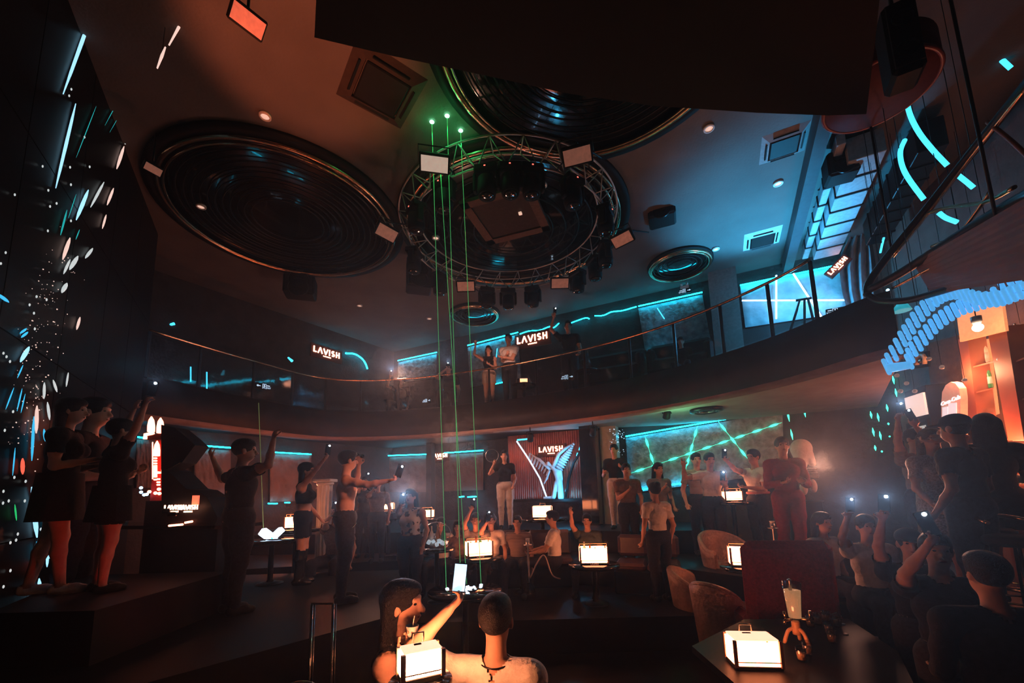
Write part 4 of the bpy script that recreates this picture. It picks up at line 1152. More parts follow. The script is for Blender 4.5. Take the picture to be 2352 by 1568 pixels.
MB().tube([fa(1264, 1078, .3), fa(1240, 1056, .3), fa(1216, 1040, .28)], [.04, .03, .008], 8).build('wing_edge', M_STAT, st)
lo = lamp('statue_uplight', 'POINT', fa(1292, 1136, .62), 20.0, (.05, .55, 1.0), None, .05); lo.parent = st; lo.matrix_parent_inverse = WORLD_M[st.name].inverted()
lo = lamp('statue_uplight', 'POINT', fa(1300, 1060, .60), 16.0, (.05, .55, 1.0), None, .05); lo.parent = st; lo.matrix_parent_inverse = WORLD_M[st.name].inverted()

# cyan-topped stone panels along the far lower walls
rough_panel('stone panel with cyan top strip left of the black-shirted man', wl, NL, [(446, 1030), (530, 1034), (530, 1150), (446, 1152)], ((446, 1022), (530, 1028)), [((484, 1155), (526, 1156))], [], 'rock_wall_panel', M_WALLR)
rough_panel('stone panel with cyan top strip behind the dancing woman', wl, NL, [(620, 1042), (715, 1045), (715, 1150), (620, 1152)], ((620, 1038), (715, 1043)), [((616, 1156), (637, 1156)), ((654, 1154), (666, 1154))], [], 'rock_wall_panel', M_WALLR)
rough_panel('stone panel with cyan top strip in the far lower corner', wb, NB, [(892, 1050), (982, 1046), (982, 1130), (892, 1130)], ((892, 1046), (982, 1043)), (), [], 'rock_wall_panel', M_WALLR)
rough_panel('stone panel with cyan top strip left of the ribbed red screen', wb, NB, [(1020, 1044), (1110, 1039), (1110, 1125), (1020, 1128)], ((1020, 1040), (1110, 1034)), [((1055, 1141), (1066, 1140)), ((1074, 1141), (1094, 1140))], [], 'rock_wall_panel', M_WALLR)
rough_panel('narrow stone panel with cyan strip at the far left behind the tall red lights', wl, NL, [(312, 1008), (360, 1012), (360, 1120), (312, 1120)], ((312, 1003), (336, 1006)), (), [], 'rock_wall_panel', M_WALLR)
# white fluted pedestal
c = P(744, 1194, 8.0); t = thing('fluted_column', 'white fluted classical pedestal behind the dancing woman', 'column', (c.x, c.y, 0))
zt = P(744, 1100, 8.0).z
mb = MB(); prof = [(.13, .12), (.13, zt - .12)]
rows = []
for z in (.12, zt - .12):
    rows.append([Vector(((.125 + .012 * math.cos(12 * a)) * math.cos(a), (.125 + .012 * math.cos(12 * a)) * math.sin(a), z)) for a in [2 * PI * k / 72 for k in range(73)]])
mb.sheet(rows).build('shaft', M_WHITE, t, world=False)
MB().lathe([(.18, 0), (.18, .06), (.15, .08), (.15, .12), (.01, .12)], (0, 0, 0), 24).build('plinth', M_WHITE, t, world=False)
MB().lathe([(.14, zt - .12), (.16, zt - .09), (.15, zt - .06)], (0, 0, 0), 24).build('neck_ring', M_WHITE, t, world=False)
MB().box((0, 0, zt - .03), (.34, .34, .06), None, .01).build('capital', M_WHITE, t, world=False)

# under-balcony spot fixtures and a round vent
def spot(px, py, d, label, hang=ZS0 - .05):
    c = P(px, py, d); t = thing('spotlight', label, 'spotlight', c, 0, 'small spotlights under the balcony')
    MB().lathe([(.02, .10), (.06, .08), (.07, -.08), (.055, -.10), (.001, -.09)], (0, 0, 0), 14, Matrix.Rotation(.6, 3, 'X')).build('barrel', M_BLACK, t, world=False)
    MB().tube([(-.08, 0, 0), (-.08, 0, .12), (.08, 0, .12), (.08, 0, 0)], .008, 6).build('bracket', M_BLACK, t, world=False)
    MB().tube([(0, 0, .12), (0, 0, max(.14, hang - c.z))], .012, 6).build('stem', M_BLACK, t, world=False)
spot(1532, 950, 7.6, 'small black spotlight under the balcony above the stone panel'); spot(1755, 898, 6.6, 'small black spotlight under the balcony left of the round-headed figure'); spot(1218, 1004, 9.0, 'small black spotlight hanging over the left of the angel'); spot(1362, 990, 8.4, 'cluster-like black spotlight above the black column')
c = onz(1622, 940, ZS0 - .05); t = thing('ceiling_vent', 'round metal vent in the soffit above the stone panel', 'vent', c)
MB().lathe([(.28, .01), (.28, -.04), (.20, -.06), (.18, -.02), (.001, -.02)], (0, 0, 0), 28).build('flange', M_BMET, t, world=False)
for r in (.12, .17): MB().tube([Vector((r * math.cos(a), r * math.sin(a), -.035)) for a in [2 * PI * k / 32 for k in range(32)]], .012, 6, True).build('ring', M_STEEL, t, world=False)
# big white ribbed-legged figure on a plinth
c = P(1846, 1138, 6.9); b0 = Vector((c.x, c.y, 0))
t = thing('inflatable_figure', 'big round-headed white figure with ribbed limbs on a black plinth', 'figure', b0)
MB().lathe([(.28, 0), (.28, .04), (.24, .06), (.24, P(1846, 1150, 6.9).z - .02), (.26, P(1846, 1150, 6.9).z), (.001, P(1846, 1150, 6.9).z)], b0, 20).build('plinth', M_BLACK, t)
def fp(px, py, o=0): return np.array(P(px, py, 6.9 + o) - b0)
V, F = surface([ell(fp(1840, 1030), (.165, .15, .165), 'x'), cap(fp(1838, 1045), fp(1842, 1068), .105, .075, 'x'), cap(fp(1858, 1045, -.05), fp(1866, 1064, -.05), .07, .055, 'x')], .016, .04)
mesh_obj('round_body', np_mesh('round_body', V, F, M_TEEW), t)
for x, y in ((1842, 1080), (1864, 1076)):
    for k in range(5):
        cc = P(x + k * .8, y + k * 5, 6.9); MB().tube([cc + Vector((.062 * math.cos(a), .062 * math.sin(a), 0)) for a in [2 * PI * q / 20 for q in range(20)]], .018, 6, True).build('rib_ring', M_TEEG, t)
for x, y in ((1846, 1121), (1868, 1116)):
    MB().ball(P(x, y, 6.9), (.055, .06, .115), 16, 10).build('foot', M_TEEW, t)

# ------------------------------------------------------------------ terraces and stage
struct('floor_terrace_low', MB().prism([(-2.2, 5.35, 0), (2.4, 5.35, 0), (3.1, 5.0, 0), (3.2, 6.4, 0), (6.9, 6.4, 0), (7.2, 7.5, 0), (-3.9, 13.0, 0), (-6.5, 9.0, 0), (-2.4, 7.2, 0)], (0, 0, .4)), M_FLOOR)
struct('floor_terrace_mid', MB().prism([(-6.9, 8.3, .4), (-4.6, 7.1, .4), (-2.6, 7.55, .4), (0, 7.6, .4), (2.0, 6.75, .4), (3.2, 5.3, .4), (6.6, 5.3, .4), (7.2, 7.5, .4), (-3.9, 13.0, .4)], (0, 0, .4)), M_FLOOR)
struct('floor_terrace_top', MB().prism([(-6.6, 8.9, .8), (-3.6, 8.6, .8), (0, 8.55, .8), (2.2, 7.6, .8), (3.4, 7.5, .8), (4.0, 9.1, .8), (-3.9, 13.0, .8)], (0, 0, .4)), M_FLOOR)
struct('floor_bar', MB().prism([(3.62, 2.6, 0), (3.66, 3.95, 0), (4.2, 3.95, 0), (4.2, 5.29, 0), (6.6, 5.29, 0), (5.8, 2.3, 0)], (0, 0, .8)), M_FLOOR)
struct('floor_step_right', MB().prism([(3.2, 3.96, 0), (3.2, 5.29, 0), (4.19, 5.29, 0), (4.19, 3.96, 0)], (0, 0, .35)), M_FLOOR)
struct('floor_stage', MB().prism([(-1.2, 4.3, 0), (-1.7, 6.7, 0), (-6.0, 6.55, 0), (-3.8, 2.75, 0), (-2.6, 2.75, 0)], (0, 0, .8)), M_BLACK)
struct('floor_riser', MB().prism([(-3.15, 3.2, .8), (-3.15, 4.7, .8), (-4.85, 4.7, .8), (-3.95, 3.2, .8)], (0, 0, .39)), M_BLACK)

# ------------------------------------------------------------------ glossy wall at the far left, its reflections built as glowing streaks
LW_A, LW_B = (-3.35, 2.05), (-6.25, 6.75)
LU, LN = plane_axes(LW_A, LW_B)
def lw(px, py, off=0.0): return onpl(px, py, LW_A, LW_B, off)
t = thing('reflecting_wall', 'glossy black wall at the far left, reflections built as glowing blue streaks and dots', 'glossy wall', (LW_A[0], LW_A[1], 0))
L_ = (Vector(LW_B) - Vector(LW_A)).length
for i in range(5):
    for j in range(4):
        a = Vector((LW_A[0], LW_A[1], j * HC / 4)) + LU * (L_ * i / 5)
        MB().obox(a + LU * .006 + Z * .006, LU * (L_ / 5 - .012), Z * (HC / 4 - .012), -LN * .1).build('wall_panel', mat('glossy_wall_black', (.005, .005, .006), .38, spec=.12), t)
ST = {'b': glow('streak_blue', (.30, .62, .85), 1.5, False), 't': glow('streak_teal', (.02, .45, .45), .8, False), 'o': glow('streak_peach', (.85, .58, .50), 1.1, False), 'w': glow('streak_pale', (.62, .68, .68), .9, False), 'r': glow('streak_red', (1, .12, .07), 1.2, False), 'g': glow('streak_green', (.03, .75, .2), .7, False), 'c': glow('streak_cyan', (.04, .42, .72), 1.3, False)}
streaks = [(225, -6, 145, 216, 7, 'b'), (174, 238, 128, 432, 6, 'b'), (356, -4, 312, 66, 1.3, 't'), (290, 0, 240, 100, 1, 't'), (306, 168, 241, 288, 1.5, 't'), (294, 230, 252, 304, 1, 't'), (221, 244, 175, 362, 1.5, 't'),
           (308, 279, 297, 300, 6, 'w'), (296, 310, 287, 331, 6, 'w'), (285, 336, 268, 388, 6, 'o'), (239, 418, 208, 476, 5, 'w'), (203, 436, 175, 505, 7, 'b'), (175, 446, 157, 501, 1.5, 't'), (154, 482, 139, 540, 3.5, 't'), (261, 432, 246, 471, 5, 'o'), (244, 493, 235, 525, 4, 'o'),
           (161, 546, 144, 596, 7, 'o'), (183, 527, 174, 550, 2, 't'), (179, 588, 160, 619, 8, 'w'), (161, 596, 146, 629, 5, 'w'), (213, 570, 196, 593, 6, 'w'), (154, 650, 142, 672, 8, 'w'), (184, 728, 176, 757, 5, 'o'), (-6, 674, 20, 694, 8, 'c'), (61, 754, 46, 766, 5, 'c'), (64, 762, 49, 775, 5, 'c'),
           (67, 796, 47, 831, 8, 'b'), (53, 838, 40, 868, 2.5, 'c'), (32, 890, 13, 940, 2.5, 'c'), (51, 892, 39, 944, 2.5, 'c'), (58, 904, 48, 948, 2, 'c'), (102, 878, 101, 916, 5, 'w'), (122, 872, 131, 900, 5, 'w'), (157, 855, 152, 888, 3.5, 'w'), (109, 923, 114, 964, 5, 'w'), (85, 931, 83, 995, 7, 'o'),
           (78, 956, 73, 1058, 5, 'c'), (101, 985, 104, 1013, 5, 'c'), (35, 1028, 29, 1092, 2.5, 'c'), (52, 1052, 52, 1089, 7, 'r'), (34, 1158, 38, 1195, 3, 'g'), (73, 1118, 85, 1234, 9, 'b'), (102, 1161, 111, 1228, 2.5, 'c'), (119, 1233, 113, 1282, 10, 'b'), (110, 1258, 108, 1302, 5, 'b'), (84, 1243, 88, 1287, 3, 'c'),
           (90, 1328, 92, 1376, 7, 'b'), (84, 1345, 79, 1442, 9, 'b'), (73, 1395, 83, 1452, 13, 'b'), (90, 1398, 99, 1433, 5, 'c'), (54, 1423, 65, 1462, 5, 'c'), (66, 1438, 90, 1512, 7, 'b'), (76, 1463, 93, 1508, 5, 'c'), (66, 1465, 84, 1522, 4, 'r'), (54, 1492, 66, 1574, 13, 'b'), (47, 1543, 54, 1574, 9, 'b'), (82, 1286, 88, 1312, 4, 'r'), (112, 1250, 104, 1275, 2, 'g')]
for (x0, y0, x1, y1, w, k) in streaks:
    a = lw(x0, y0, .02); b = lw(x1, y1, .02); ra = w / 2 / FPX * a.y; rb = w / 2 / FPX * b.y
    MB().tube([a, a * .8 + b * .2, a * .5 + b * .5, a * .2 + b * .8, b], [ra * .25, ra * .8, (ra + rb) / 2, rb * .8, rb * .25], 6).build('reflection_streak', ST[k], t)
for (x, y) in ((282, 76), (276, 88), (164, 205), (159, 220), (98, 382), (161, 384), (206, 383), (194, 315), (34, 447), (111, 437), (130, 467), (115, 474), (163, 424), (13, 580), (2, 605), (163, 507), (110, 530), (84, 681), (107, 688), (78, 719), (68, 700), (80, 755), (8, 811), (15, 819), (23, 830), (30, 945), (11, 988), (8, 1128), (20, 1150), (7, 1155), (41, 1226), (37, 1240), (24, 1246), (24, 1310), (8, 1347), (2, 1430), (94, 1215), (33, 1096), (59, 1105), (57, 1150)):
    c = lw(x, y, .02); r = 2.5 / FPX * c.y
    MB().ball(c, (r * .7, r * .7, r * 1.5), 8, 6).build('reflection_dot', ST['w'], t)
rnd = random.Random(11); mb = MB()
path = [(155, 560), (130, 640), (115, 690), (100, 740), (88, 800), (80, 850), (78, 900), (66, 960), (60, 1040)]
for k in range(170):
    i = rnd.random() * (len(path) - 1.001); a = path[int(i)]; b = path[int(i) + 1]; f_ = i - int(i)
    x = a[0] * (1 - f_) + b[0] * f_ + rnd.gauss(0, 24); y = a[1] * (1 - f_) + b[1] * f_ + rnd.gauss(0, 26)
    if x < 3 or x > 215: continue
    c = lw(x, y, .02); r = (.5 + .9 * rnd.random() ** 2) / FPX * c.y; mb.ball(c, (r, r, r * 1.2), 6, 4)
o = mb.build('reflection_specks', ST['o'], t); o['kind'] = 'stuff'

for q, lb in (([(436, 18), (412, 60), (388, 104)], 'long peach wall reflection built as a hung tube at the top left'), ([(380, 108), (372, 128), (361, 157)], 'short peach wall reflection built as a hung tube below the long one')):
    p = [P(*k, 3.5) for k in q]; t2 = thing('hung_streak', lb, 'reflection streak', p[-1], 0, 'peach reflection streaks')
    MB().tube(p, [.006, .012, .006], 8).build('tube', ST['o'], t2); MB().tube([p[1], Vector((p[1].x, p[1].y, HC))], .003, 4).build('wire', M_BMET, t2)  # wall reflections built as glowing tubes, wires added to hang them
# ------------------------------------------------------------------ booth, tall red light sculpture and props on the stage
bd = 4.75
t = thing('dj_booth', 'black faceted booth with pointed wedges and two small lit LAVISH signs', 'booth', P(430, 1330, bd))
def bp(px, py, d=bd): return P(px, py, d)
MB().prism([bp(*q) for q in ((370, 975), (400, 981), (430, 1005), (448, 1022), (418, 1062), (386, 1078), (370, 1075))], (0, .22, 0)).build('upper_wedge', M_BLACK, t)
MB().prism([bp(*q) for q in ((370, 1075), (386, 1080), (427, 1122), (450, 1125), (476, 1142), (500, 1188), (492, 1214), (372, 1214))], (0, .35, 0)).build('lower_wedge', M_BLACK, t)
zb = .8
a = bp(200, 1209); b = bp(534, 1209)
MB().obox(a - Z * .03, b - a, Vector((0, .55, 0)), Z * .04).build('worktop', M_GLOSSB, t)
a = bp(372, 1216, bd + .05); b = bp(500, 1216, bd + .05)
MB().obox(Vector((a.x, a.y, zb)), Vector((b.x - a.x, 0, 0)), Vector((0, .45, 0)), Z * (a.z - zb)).build('front', M_BLACK, t)
for x, w in ((401, 1), (433, 1)):
    mb = MB(); o = bp(x, 1170, bd - .06); lavish(mb, o, Vector((1, .0, 0)), Vector((0, 0, 1)), Vector((0, -1, 0)), .052, .012, False, .02)
    text_mesh(mb, 'LOUNGE', o - Z * .03, Vector((1, 0, 0)), Z, Vector((0, -1, 0)), .024, .01); mb.build('lit_lettering', M_SIGN, t)
MB().obox(bp(440, 1160, bd - .02), Vector((.07, 0, 0)), Vector((0, .05, 0)), Z * .11).build('red_block', glow('red_lit_block', (1, .16, .08), 1.2, False), t)
MB().tube([bp(386, 1078, bd - .02), bp(415, 1062, bd - .02)], .006, 5).build('edge_strip', M_BRASS, t)
for x0, y0, x1, y1 in ((388, 1207, 420, 1204), (425, 1200, 442, 1197)): MB().tube([bp(x0, y0, bd - .03), bp(x1, y1, bd - .03)], .012, 6).build('red_lamp', M_REDLED, t)
for x, y in ((384, 1172), (398, 1180)): MB().box(bp(x, y, bd - .05), (.09, .08, .05), Matrix.Rotation(.4, 3, 'Z'), .01).build('mixer', M_GLOSSB, t)

sd = 5.05
t = thing('light_sculpture', 'tall red-glowing sculpture of stacked light tubes and bulbs', 'light sculpture', P(358, 1330, sd))
MB().obox(P(344, 1150, sd + .05), Vector((.20, 0, 0)), Vector((0, .03, 0)), Z * (P(344, 1005, sd).z - P(344, 1150, sd).z)).build('red_backing', M_REDT, t)
def cone_(px, y0, y1, wpx, n=4):
    a = P(px, y1, sd); b = P(px + 1, y0, sd); r = wpx / 2 / FPX * sd
    return MB().tube([a, a * .6 + b * .4, a * .25 + b * .75, b], [r, r, r * .75, r * .15], 10)
cone_(347, 956, 991, 14).build('flame_tube', M_REDLED, t); cone_(368, 959, 994, 14).build('flame_tube', M_REDLED, t)
MB().tube([P(352, 994, sd), P(334, 998, sd), P(334, 1008, sd)], .022, 8).build('curl_tube', M_REDLED, t)
MB().obox(P(338, 1010, sd), Vector((.20, 0, 0)), Vector((0, .05, 0)), Z * .07).build('collar', mat('dark_red_metal', (.12, .02, .015), .3, .6), t)
cone_(360, 1012, 1047, 12).build('flame_tube', M_REDLED, t)
for y in (1052, 1058, 1064): MB().box(P(357, y, sd), (.035, .03, .02), None, .006).build('lit_block', M_REDLED, t)
MB().tube([P(357, 1068, sd), P(357, 1096, sd)], .018, 8).build('lit_rod', M_REDLED, t)
MB().tube([P(362, 1085, sd), P(373, 1085, sd), P(374, 1070, sd)], .016, 8).build('lit_elbow', M_REDLED, t)
for x, y in ((357, 1101), (364, 1100), (364, 1107), (364, 1113)): MB().box(P(x, y, sd), (.035, .03, .02), None, .006).build('lit_block', M_REDLED, t)
for x, y in ((365, 1123), (343, 1129), (357, 1132), (366, 1133)): MB().ball(P(x, y, sd), .02, 10, 8).build('bulb', M_REDLED, t)
for x, y in ((324, 1120), (324, 1130), (331, 1136), (337, 1135)): MB().ball(P(x, y, sd), .018, 10, 8).build('blue_bulb', M_CYANW, t)
for x in (350.5, 374): MB().tube([P(x, 1100, sd + .02), P(x, 1015, sd + .02)], .006, 6).build('edge_rod', M_REDLED, t)
a = P(350, 1150, sd + .04)
MB().obox(Vector((a.x - .08, a.y, .8)), Vector((.30, 0, 0)), Vector((0, .25, 0)), Z * (a.z - .8)).build('base', M_BLACK, t)
# shade beside the booth
c = P(421, 1120, 5.6); t = thing('lamp_shade', 'pale upright lamp shade with a thin black stem beside the booth', 'lamp', (c.x, c.y, .8))
MB().lathe([(.10, c.z - .8), (.075, c.z - .62), (.03, c.z - .58), (.001, c.z - .58)], (0, 0, 0), 18).build('shade', glow('pale_shade', (.9, .62, .45), .55, False), t, world=False)
MB().tube([(0, 0, .01), (0, 0, c.z - .42)], .01, 6).build('stem', M_BLACK, t, world=False)
MB().lathe([(.12, 0), (.12, .02), (.01, .03)], (0, 0, 0), 16).build('foot', M_BLACK, t, world=False)
# small red lamp on the ledge at the left
c = P(218, 1200, 4.4); t = thing('red_lamp', 'small red strip lamp on the black ledge at the left', 'lamp', c)
MB().tube([P(210, 1201, 4.7), P(226, 1202, 4.7)], .008, 6).build('strip', M_REDLED, t); MB().ball(P(242, 1201, 4.7), .012, 8, 6).build('bulb', M_REDLED, t); MB().box(P(224, 1204, 4.7), (.2, .04, .02), None, .004).build('holder', M_BLACK, t)
# sneakers lit red on the stage
def sneaker(px, py, rz, label):
    c = onz(px, py, .8); t = thing('sneaker', label, 'shoe', c, rz, 'pale sneakers on the stage')
    V, F = surface([cap((0, -.08, .045), (0, .03, .045), .042, .042, 's'), cap((0, .03, .04), (0, .13, .03), .042, .03, 's'), cap((0, -.09, .06), (0, -.06, .11), .036, .036, 's'), ell((0, -.06, .15), (.026, .05, .05), 's', None, None, True)], .01, .03)
    V[:, 2] = np.maximum(V[:, 2], .012); mesh_obj('upper', np_mesh('upper', V, F, M_SHOEW), t)
    MB().prism([Vector((x, y, .0)) for x, y in ((-.045, -.12), (.045, -.12), (.05, .02), (.045, .13), (.02, .17), (-.02, .17), (-.045, .13), (-.05, .02))], (0, 0, .025)).build('sole', M_WHITE, t, world=False)
    MB().tube([(-.02, .05, .075), (.02, .065, .072), (-.02, .08, .066), (.02, .09, .06)], .004, 5).build('laces', M_WHITE, t, world=False)
sneaker(357, 1394, .2, 'left pale sneaker of a pair lit red on the stage'); sneaker(373, 1398, -.3, 'right pale sneaker of a pair lit red on the stage'); sneaker(455, 1390, -1.0, 'single red-lit sneaker pointing right on the stage')

# chrome hoop-backed chair and rail posts at the front left
c = Vector((-1.32, 2.65, 0)); t = thing('hoop_chair', 'dark chair with a chrome hoop back at the front left', 'chair', c, .4)
MB().box((0, 0, .44), (.44, .44, .06), None, .03).build('seat', M_BLACK, t, world=False)
MB().tube(catmull([(-.16, -.2, .40), (-.16, -.2, .80), (-.10, -.2, .92), (0, -.2, .96), (.10, -.2, .92), (.16, -.2, .80), (.16, -.2, .40)], 4), .012, 8).build('hoop_back', M_CHROME, t, world=False)
MB().box((0, -.19, .66), (.27, .02, .3), None, .008).build('back_pad', mat('shiny_pad', (.05, .045, .045), .2), t, world=False)
for x in (-.19, .19):
    for y in (-.19, .19): MB().tube([(x, y, .02), (x, y, .42)], .012, 8).build('leg', M_CHROME, t, world=False)
t = thing('stanchion_pair', 'pair of thin chrome uprights behind the hoop-backed chair', 'rail', P(740, 1480, 3.1))
for x in (716, 765):
    a = P(x, 1476, 3.1); b = P(x, 1386, 3.1); MB().tube([Vector((a.x, a.y, 0)), b], .010, 8).build('upright', M_CHROME, t); MB().tube([Vector((a.x + .022, a.y, 0)), b + Vector((.022, 0, 0))], .004, 6).build('upright', M_CHROME, t)
a = P(716, 1386, 3.1); b = P(765, 1386, 3.1); MB().tube([a, b], .008, 6).build('crossbar', M_BLACK, t)
MB().obox(Vector((a.x - .1, a.y - .05, 0)), Vector((.5, 0, 0)), Vector((0, .3, 0)), Z * .02).build('foot_plate', M_BLACK, t)

# ------------------------------------------------------------------ big dark canopy overhead and the stair-like frame at the right
ZC = 4.3
far = [onz(*q, ZC) for q in ((722, 86), (900, 128), (1100, 170), (1300, 214), (1500, 243), (1740, 259), (1900, 265), (1990, 262))]
near = [onz(2010, 95, ZC), onz(2020, 0, ZC), onz(2036, -300, ZC), onz(735, -300, ZC), onz(727, 0, ZC)]
t = thing('hanging_canopy', 'huge plain black canopy hanging overhead at the top of the room', 'canopy', (.6, 1.5, ZC))
MB().prism(far + near, (0, 0, .18)).build('deck', mat('canopy_black', (.004, .004, .004), .6), t)
for q in ((-.5, 1.75), (1.2, 1.8), (1.5, 2.3), (-.3, 2.0)): MB().tube([(q[0], q[1], ZC + .17), (q[0], q[1], HC)], .015, 6).build('hanger', M_BMET, t)
t = thing('round_canopy', 'dark red round canopy edge with red light in its colour at the top right corner', 'canopy', (3.55, 3.4, 5.6))
MB().lathe([(.001, 5.62), (.40, 5.6), (.43, 5.64), (.43, 5.9), (.001, 5.9)], (3.55, 3.4, 0), 48).build('drum', mat('drum_red_lit', (.10, .02, .014), .6), t)  # red light falling on the drum is put into its colour
MB().tube([Vector((3.55 + .42 * math.cos(a), 3.4 + .42 * math.sin(a), 5.62)) for a in [2 * PI * k / 64 for k in range(64)]], .02, 6, True).build('rim', mat('rim_red_lit', (.22, .04, .025), .4), t)
MB().tube([(3.55, 3.4, 5.88), (3.55, 3.4, HC)], .02, 6).build('hanger', M_BMET, t)
speaker(2065, 110, 2.75, .20, .62, .25, 'tall black speaker between the two canopies at the top right', -.5)

def dr(px): return 4.0 - (px - 1990) / 362 * 1.5
def cp(px, py, o=0.0): return P(px, py, dr(px) + o)
t = thing('stair_frame', 'dark boat-shaped overhead frame with wooden slats and brass braces at the right', 'overhead frame', cp(2000, 690))
def bar(pts, r, m, nm): MB().tube(catmull([cp(*q) for q in pts], 4), r, 8).build(nm, m, t)
bar([(2480, 40), (2352, 200), (2240, 340), (2120, 490), (2030, 600), (1996, 650), (1992, 676)], .036, M_BMET, 'outer_rail')
bar([(2470, 52), (2352, 206), (2240, 348), (2130, 492), (2050, 590)], .014, M_BRASS, 'brass_edge')
bar([(1992, 676), (2020, 690), (2080, 690), (2150, 672), (2250, 640), (2352, 590), (2470, 520)], .030, M_BMET, 'lower_rail')
bar([(1998, 664), (2060, 632), (2150, 575), (2250, 510), (2352, 450), (2460, 395)], .040, M_BMET, 'middle_rail')
bar([(2134, 488), (2180, 476), (2262, 464), (2330, 430)], .016, M_BRASS, 'brace'); bar([(2140, 566), (2175, 552), (2200, 540), (2240, 490), (2275, 440)], .016, M_BRASS, 'brace')
bar([(2196, 545), (2186, 575), (2192, 592), (2210, 602)], .016, M_BRASS, 'brace'); bar([(2050, 662), (2120, 625), (2190, 588), (2280, 540), (2370, 480)], .012, M_BRASS, 'brace')
bar([(2268, 280), (2330, 330), (2400, 400)], .014, M_WOOD, 'brace')
N_ = 9
for k in range(N_):
    y0 = 640 - 0 * k; a0 = k / N_; a1 = (k + .8) / N_
    p = [cp(2100 + 40 * a0, 610 + 66 * a0, .05), cp(2470, 400 + 230 * a0, .05), cp(2470, 400 + 230 * a1, .05), cp(2100 + 40 * a1, 610 + 66 * a1, .05)]
    MB().prism(p, (0, .0, .03)).build('slat', M_WOOD, t)
MB().tube([cp(2300, 560), Vector((cp(2300, 560).x, cp(2300, 560).y, HC))], .012, 6).build('hanger', M_BMET, t)
MB().tube([cp(2050, 590), Vector((cp(2050, 590).x, cp(2050, 590).y, HC))], .012, 6).build('hanger', M_BMET, t)
# cyan tubes around it
for i, (pts, lb) in enumerate((([(2086, 204), (2083, 232), (2092, 268), (2112, 306), (2142, 344), (2176, 380)], 'long curved cyan tube light high at the right'), ([(2078, 322), (2068, 348), (2072, 380), (2088, 412), (2122, 458)], 'shorter curved cyan tube light below the long one'),
                               ([(2268, 106), (2295, 132), (2322, 157)], 'straight cyan tube light at the top right by the round canopy'), ([(2200, 402), (2218, 416), (2236, 431)], 'short cyan tube light seen through the upper frame opening'),
                               ([(2156, 488), (2172, 500), (2198, 510)], 'short cyan tube light in the middle frame opening'), ([(2030, 546), (2026, 562), (2022, 580)], 'thin cyan tube beside the rail'))):
    d_ = 4.05; p = catmull([P(*q, d_) for q in pts], 5); r = .023 if i != 5 else .01
    t2 = thing('tube_light', lb, 'tube light', p[-1], 0, 'cyan tube lights at the right')
    MB().tube(p, r, 10).build('tube', M_CYANL, t2)
    m_ = p[len(p) // 2]; MB().tube([m_, Vector((m_.x, m_.y, HC))], .004, 5).build('wire', M_BMET, t2)
# little cyan pendant below the frame tip
t = thing('pendant_lamp', 'small cyan-lit pendant cone under the tip of the frame', 'lamp', P(2072, 712, 4.4))
MB().lathe([(.085, 0), (.06, .06), (.025, .10), (.02, .12), (.001, .12)], P(2072, 714, 4.4), 16).build('cone', mat('pendant_glass', (.1, .55, .6), .3, emit=(.02, .4, .5), estr=.7), t)
q = P(2072, 690, 4.4); MB().tube([q, Vector((q.x, q.y, HC))], .004, 5).build('wire', M_BMET, t)
for x, y in ((2039, 666), (2049, 694)): MB().ball(P(x, y, 4.4), .016, 8, 6).build('bulb', M_CYANW, t)

# double strand of glowing blue beads
def dd(px): return 3.7 - (px - 2035) / 330 * .7
t = thing('bead_helix', 'twisted double strand of glowing blue capsule beads hanging before the bar', 'light sculpture', P(2040, 850, 3.7))
upper = [(2036, 842), (2052, 812), (2072, 780), (2090, 752), (2110, 724), (2132, 700), (2152, 682), (2172, 672), (2194, 670), (2218, 676), (2244, 684), (2272, 688), (2300, 684), (2328, 674), (2360, 664), (2400, 655)]
lower = [(2088, 830), (2094, 806), (2112, 786), (2130, 764), (2148, 744), (2168, 728), (2190, 714), (2212, 704), (2236, 698), (2262, 690), (2290, 674), (2318, 654), (2344, 636), (2390, 612)]
bead_me = None
def strand(path, n, o, ln):
    P_ = catmull([Vector((x, y, 0)) for x, y in path], 8)
    for k in range(n):
        i = k / (n - 1) * (len(P_) - 1.001); q = P_[int(i)] * (1 - i % 1) + P_[int(i) + 1] * (i % 1)
        c = P(q.x, q.y, dd(q.x) + o); h = ln / 2 / FPX * dd(q.x); w = .0185
        MB().tube([c + Vector((-.3 * h, 0, h)) * 1.0, c + Vector((-.25 * h, 0, h * .8)), c + Vector((.25 * h, 0, -h * .8)), c + Vector((.3 * h, 0, -h))], [w * .5, w, w, w * .5], 10).build('bead', M_BEAD, t)
    MB().tube([P(q.x, q.y, dd(q.x) + o) for q in P_[::3]], .006, 6).build('strand_wire', M_STEEL, t)
strand(upper, 30, 0, 40); strand(lower, 22, .16, 40)
MB().tube([P(2090, 838, 3.6), P(2036, 846, 3.7)], [.035, .045], 10).build('end_bead', M_BEAD, t)
for x, y in ((2110, 724), (2300, 684)):
    q = P(x, y, dd(x)); MB().tube([q, Vector((q.x, q.y, HC - .002))], .003, 5).build('wire', M_BMET, t)

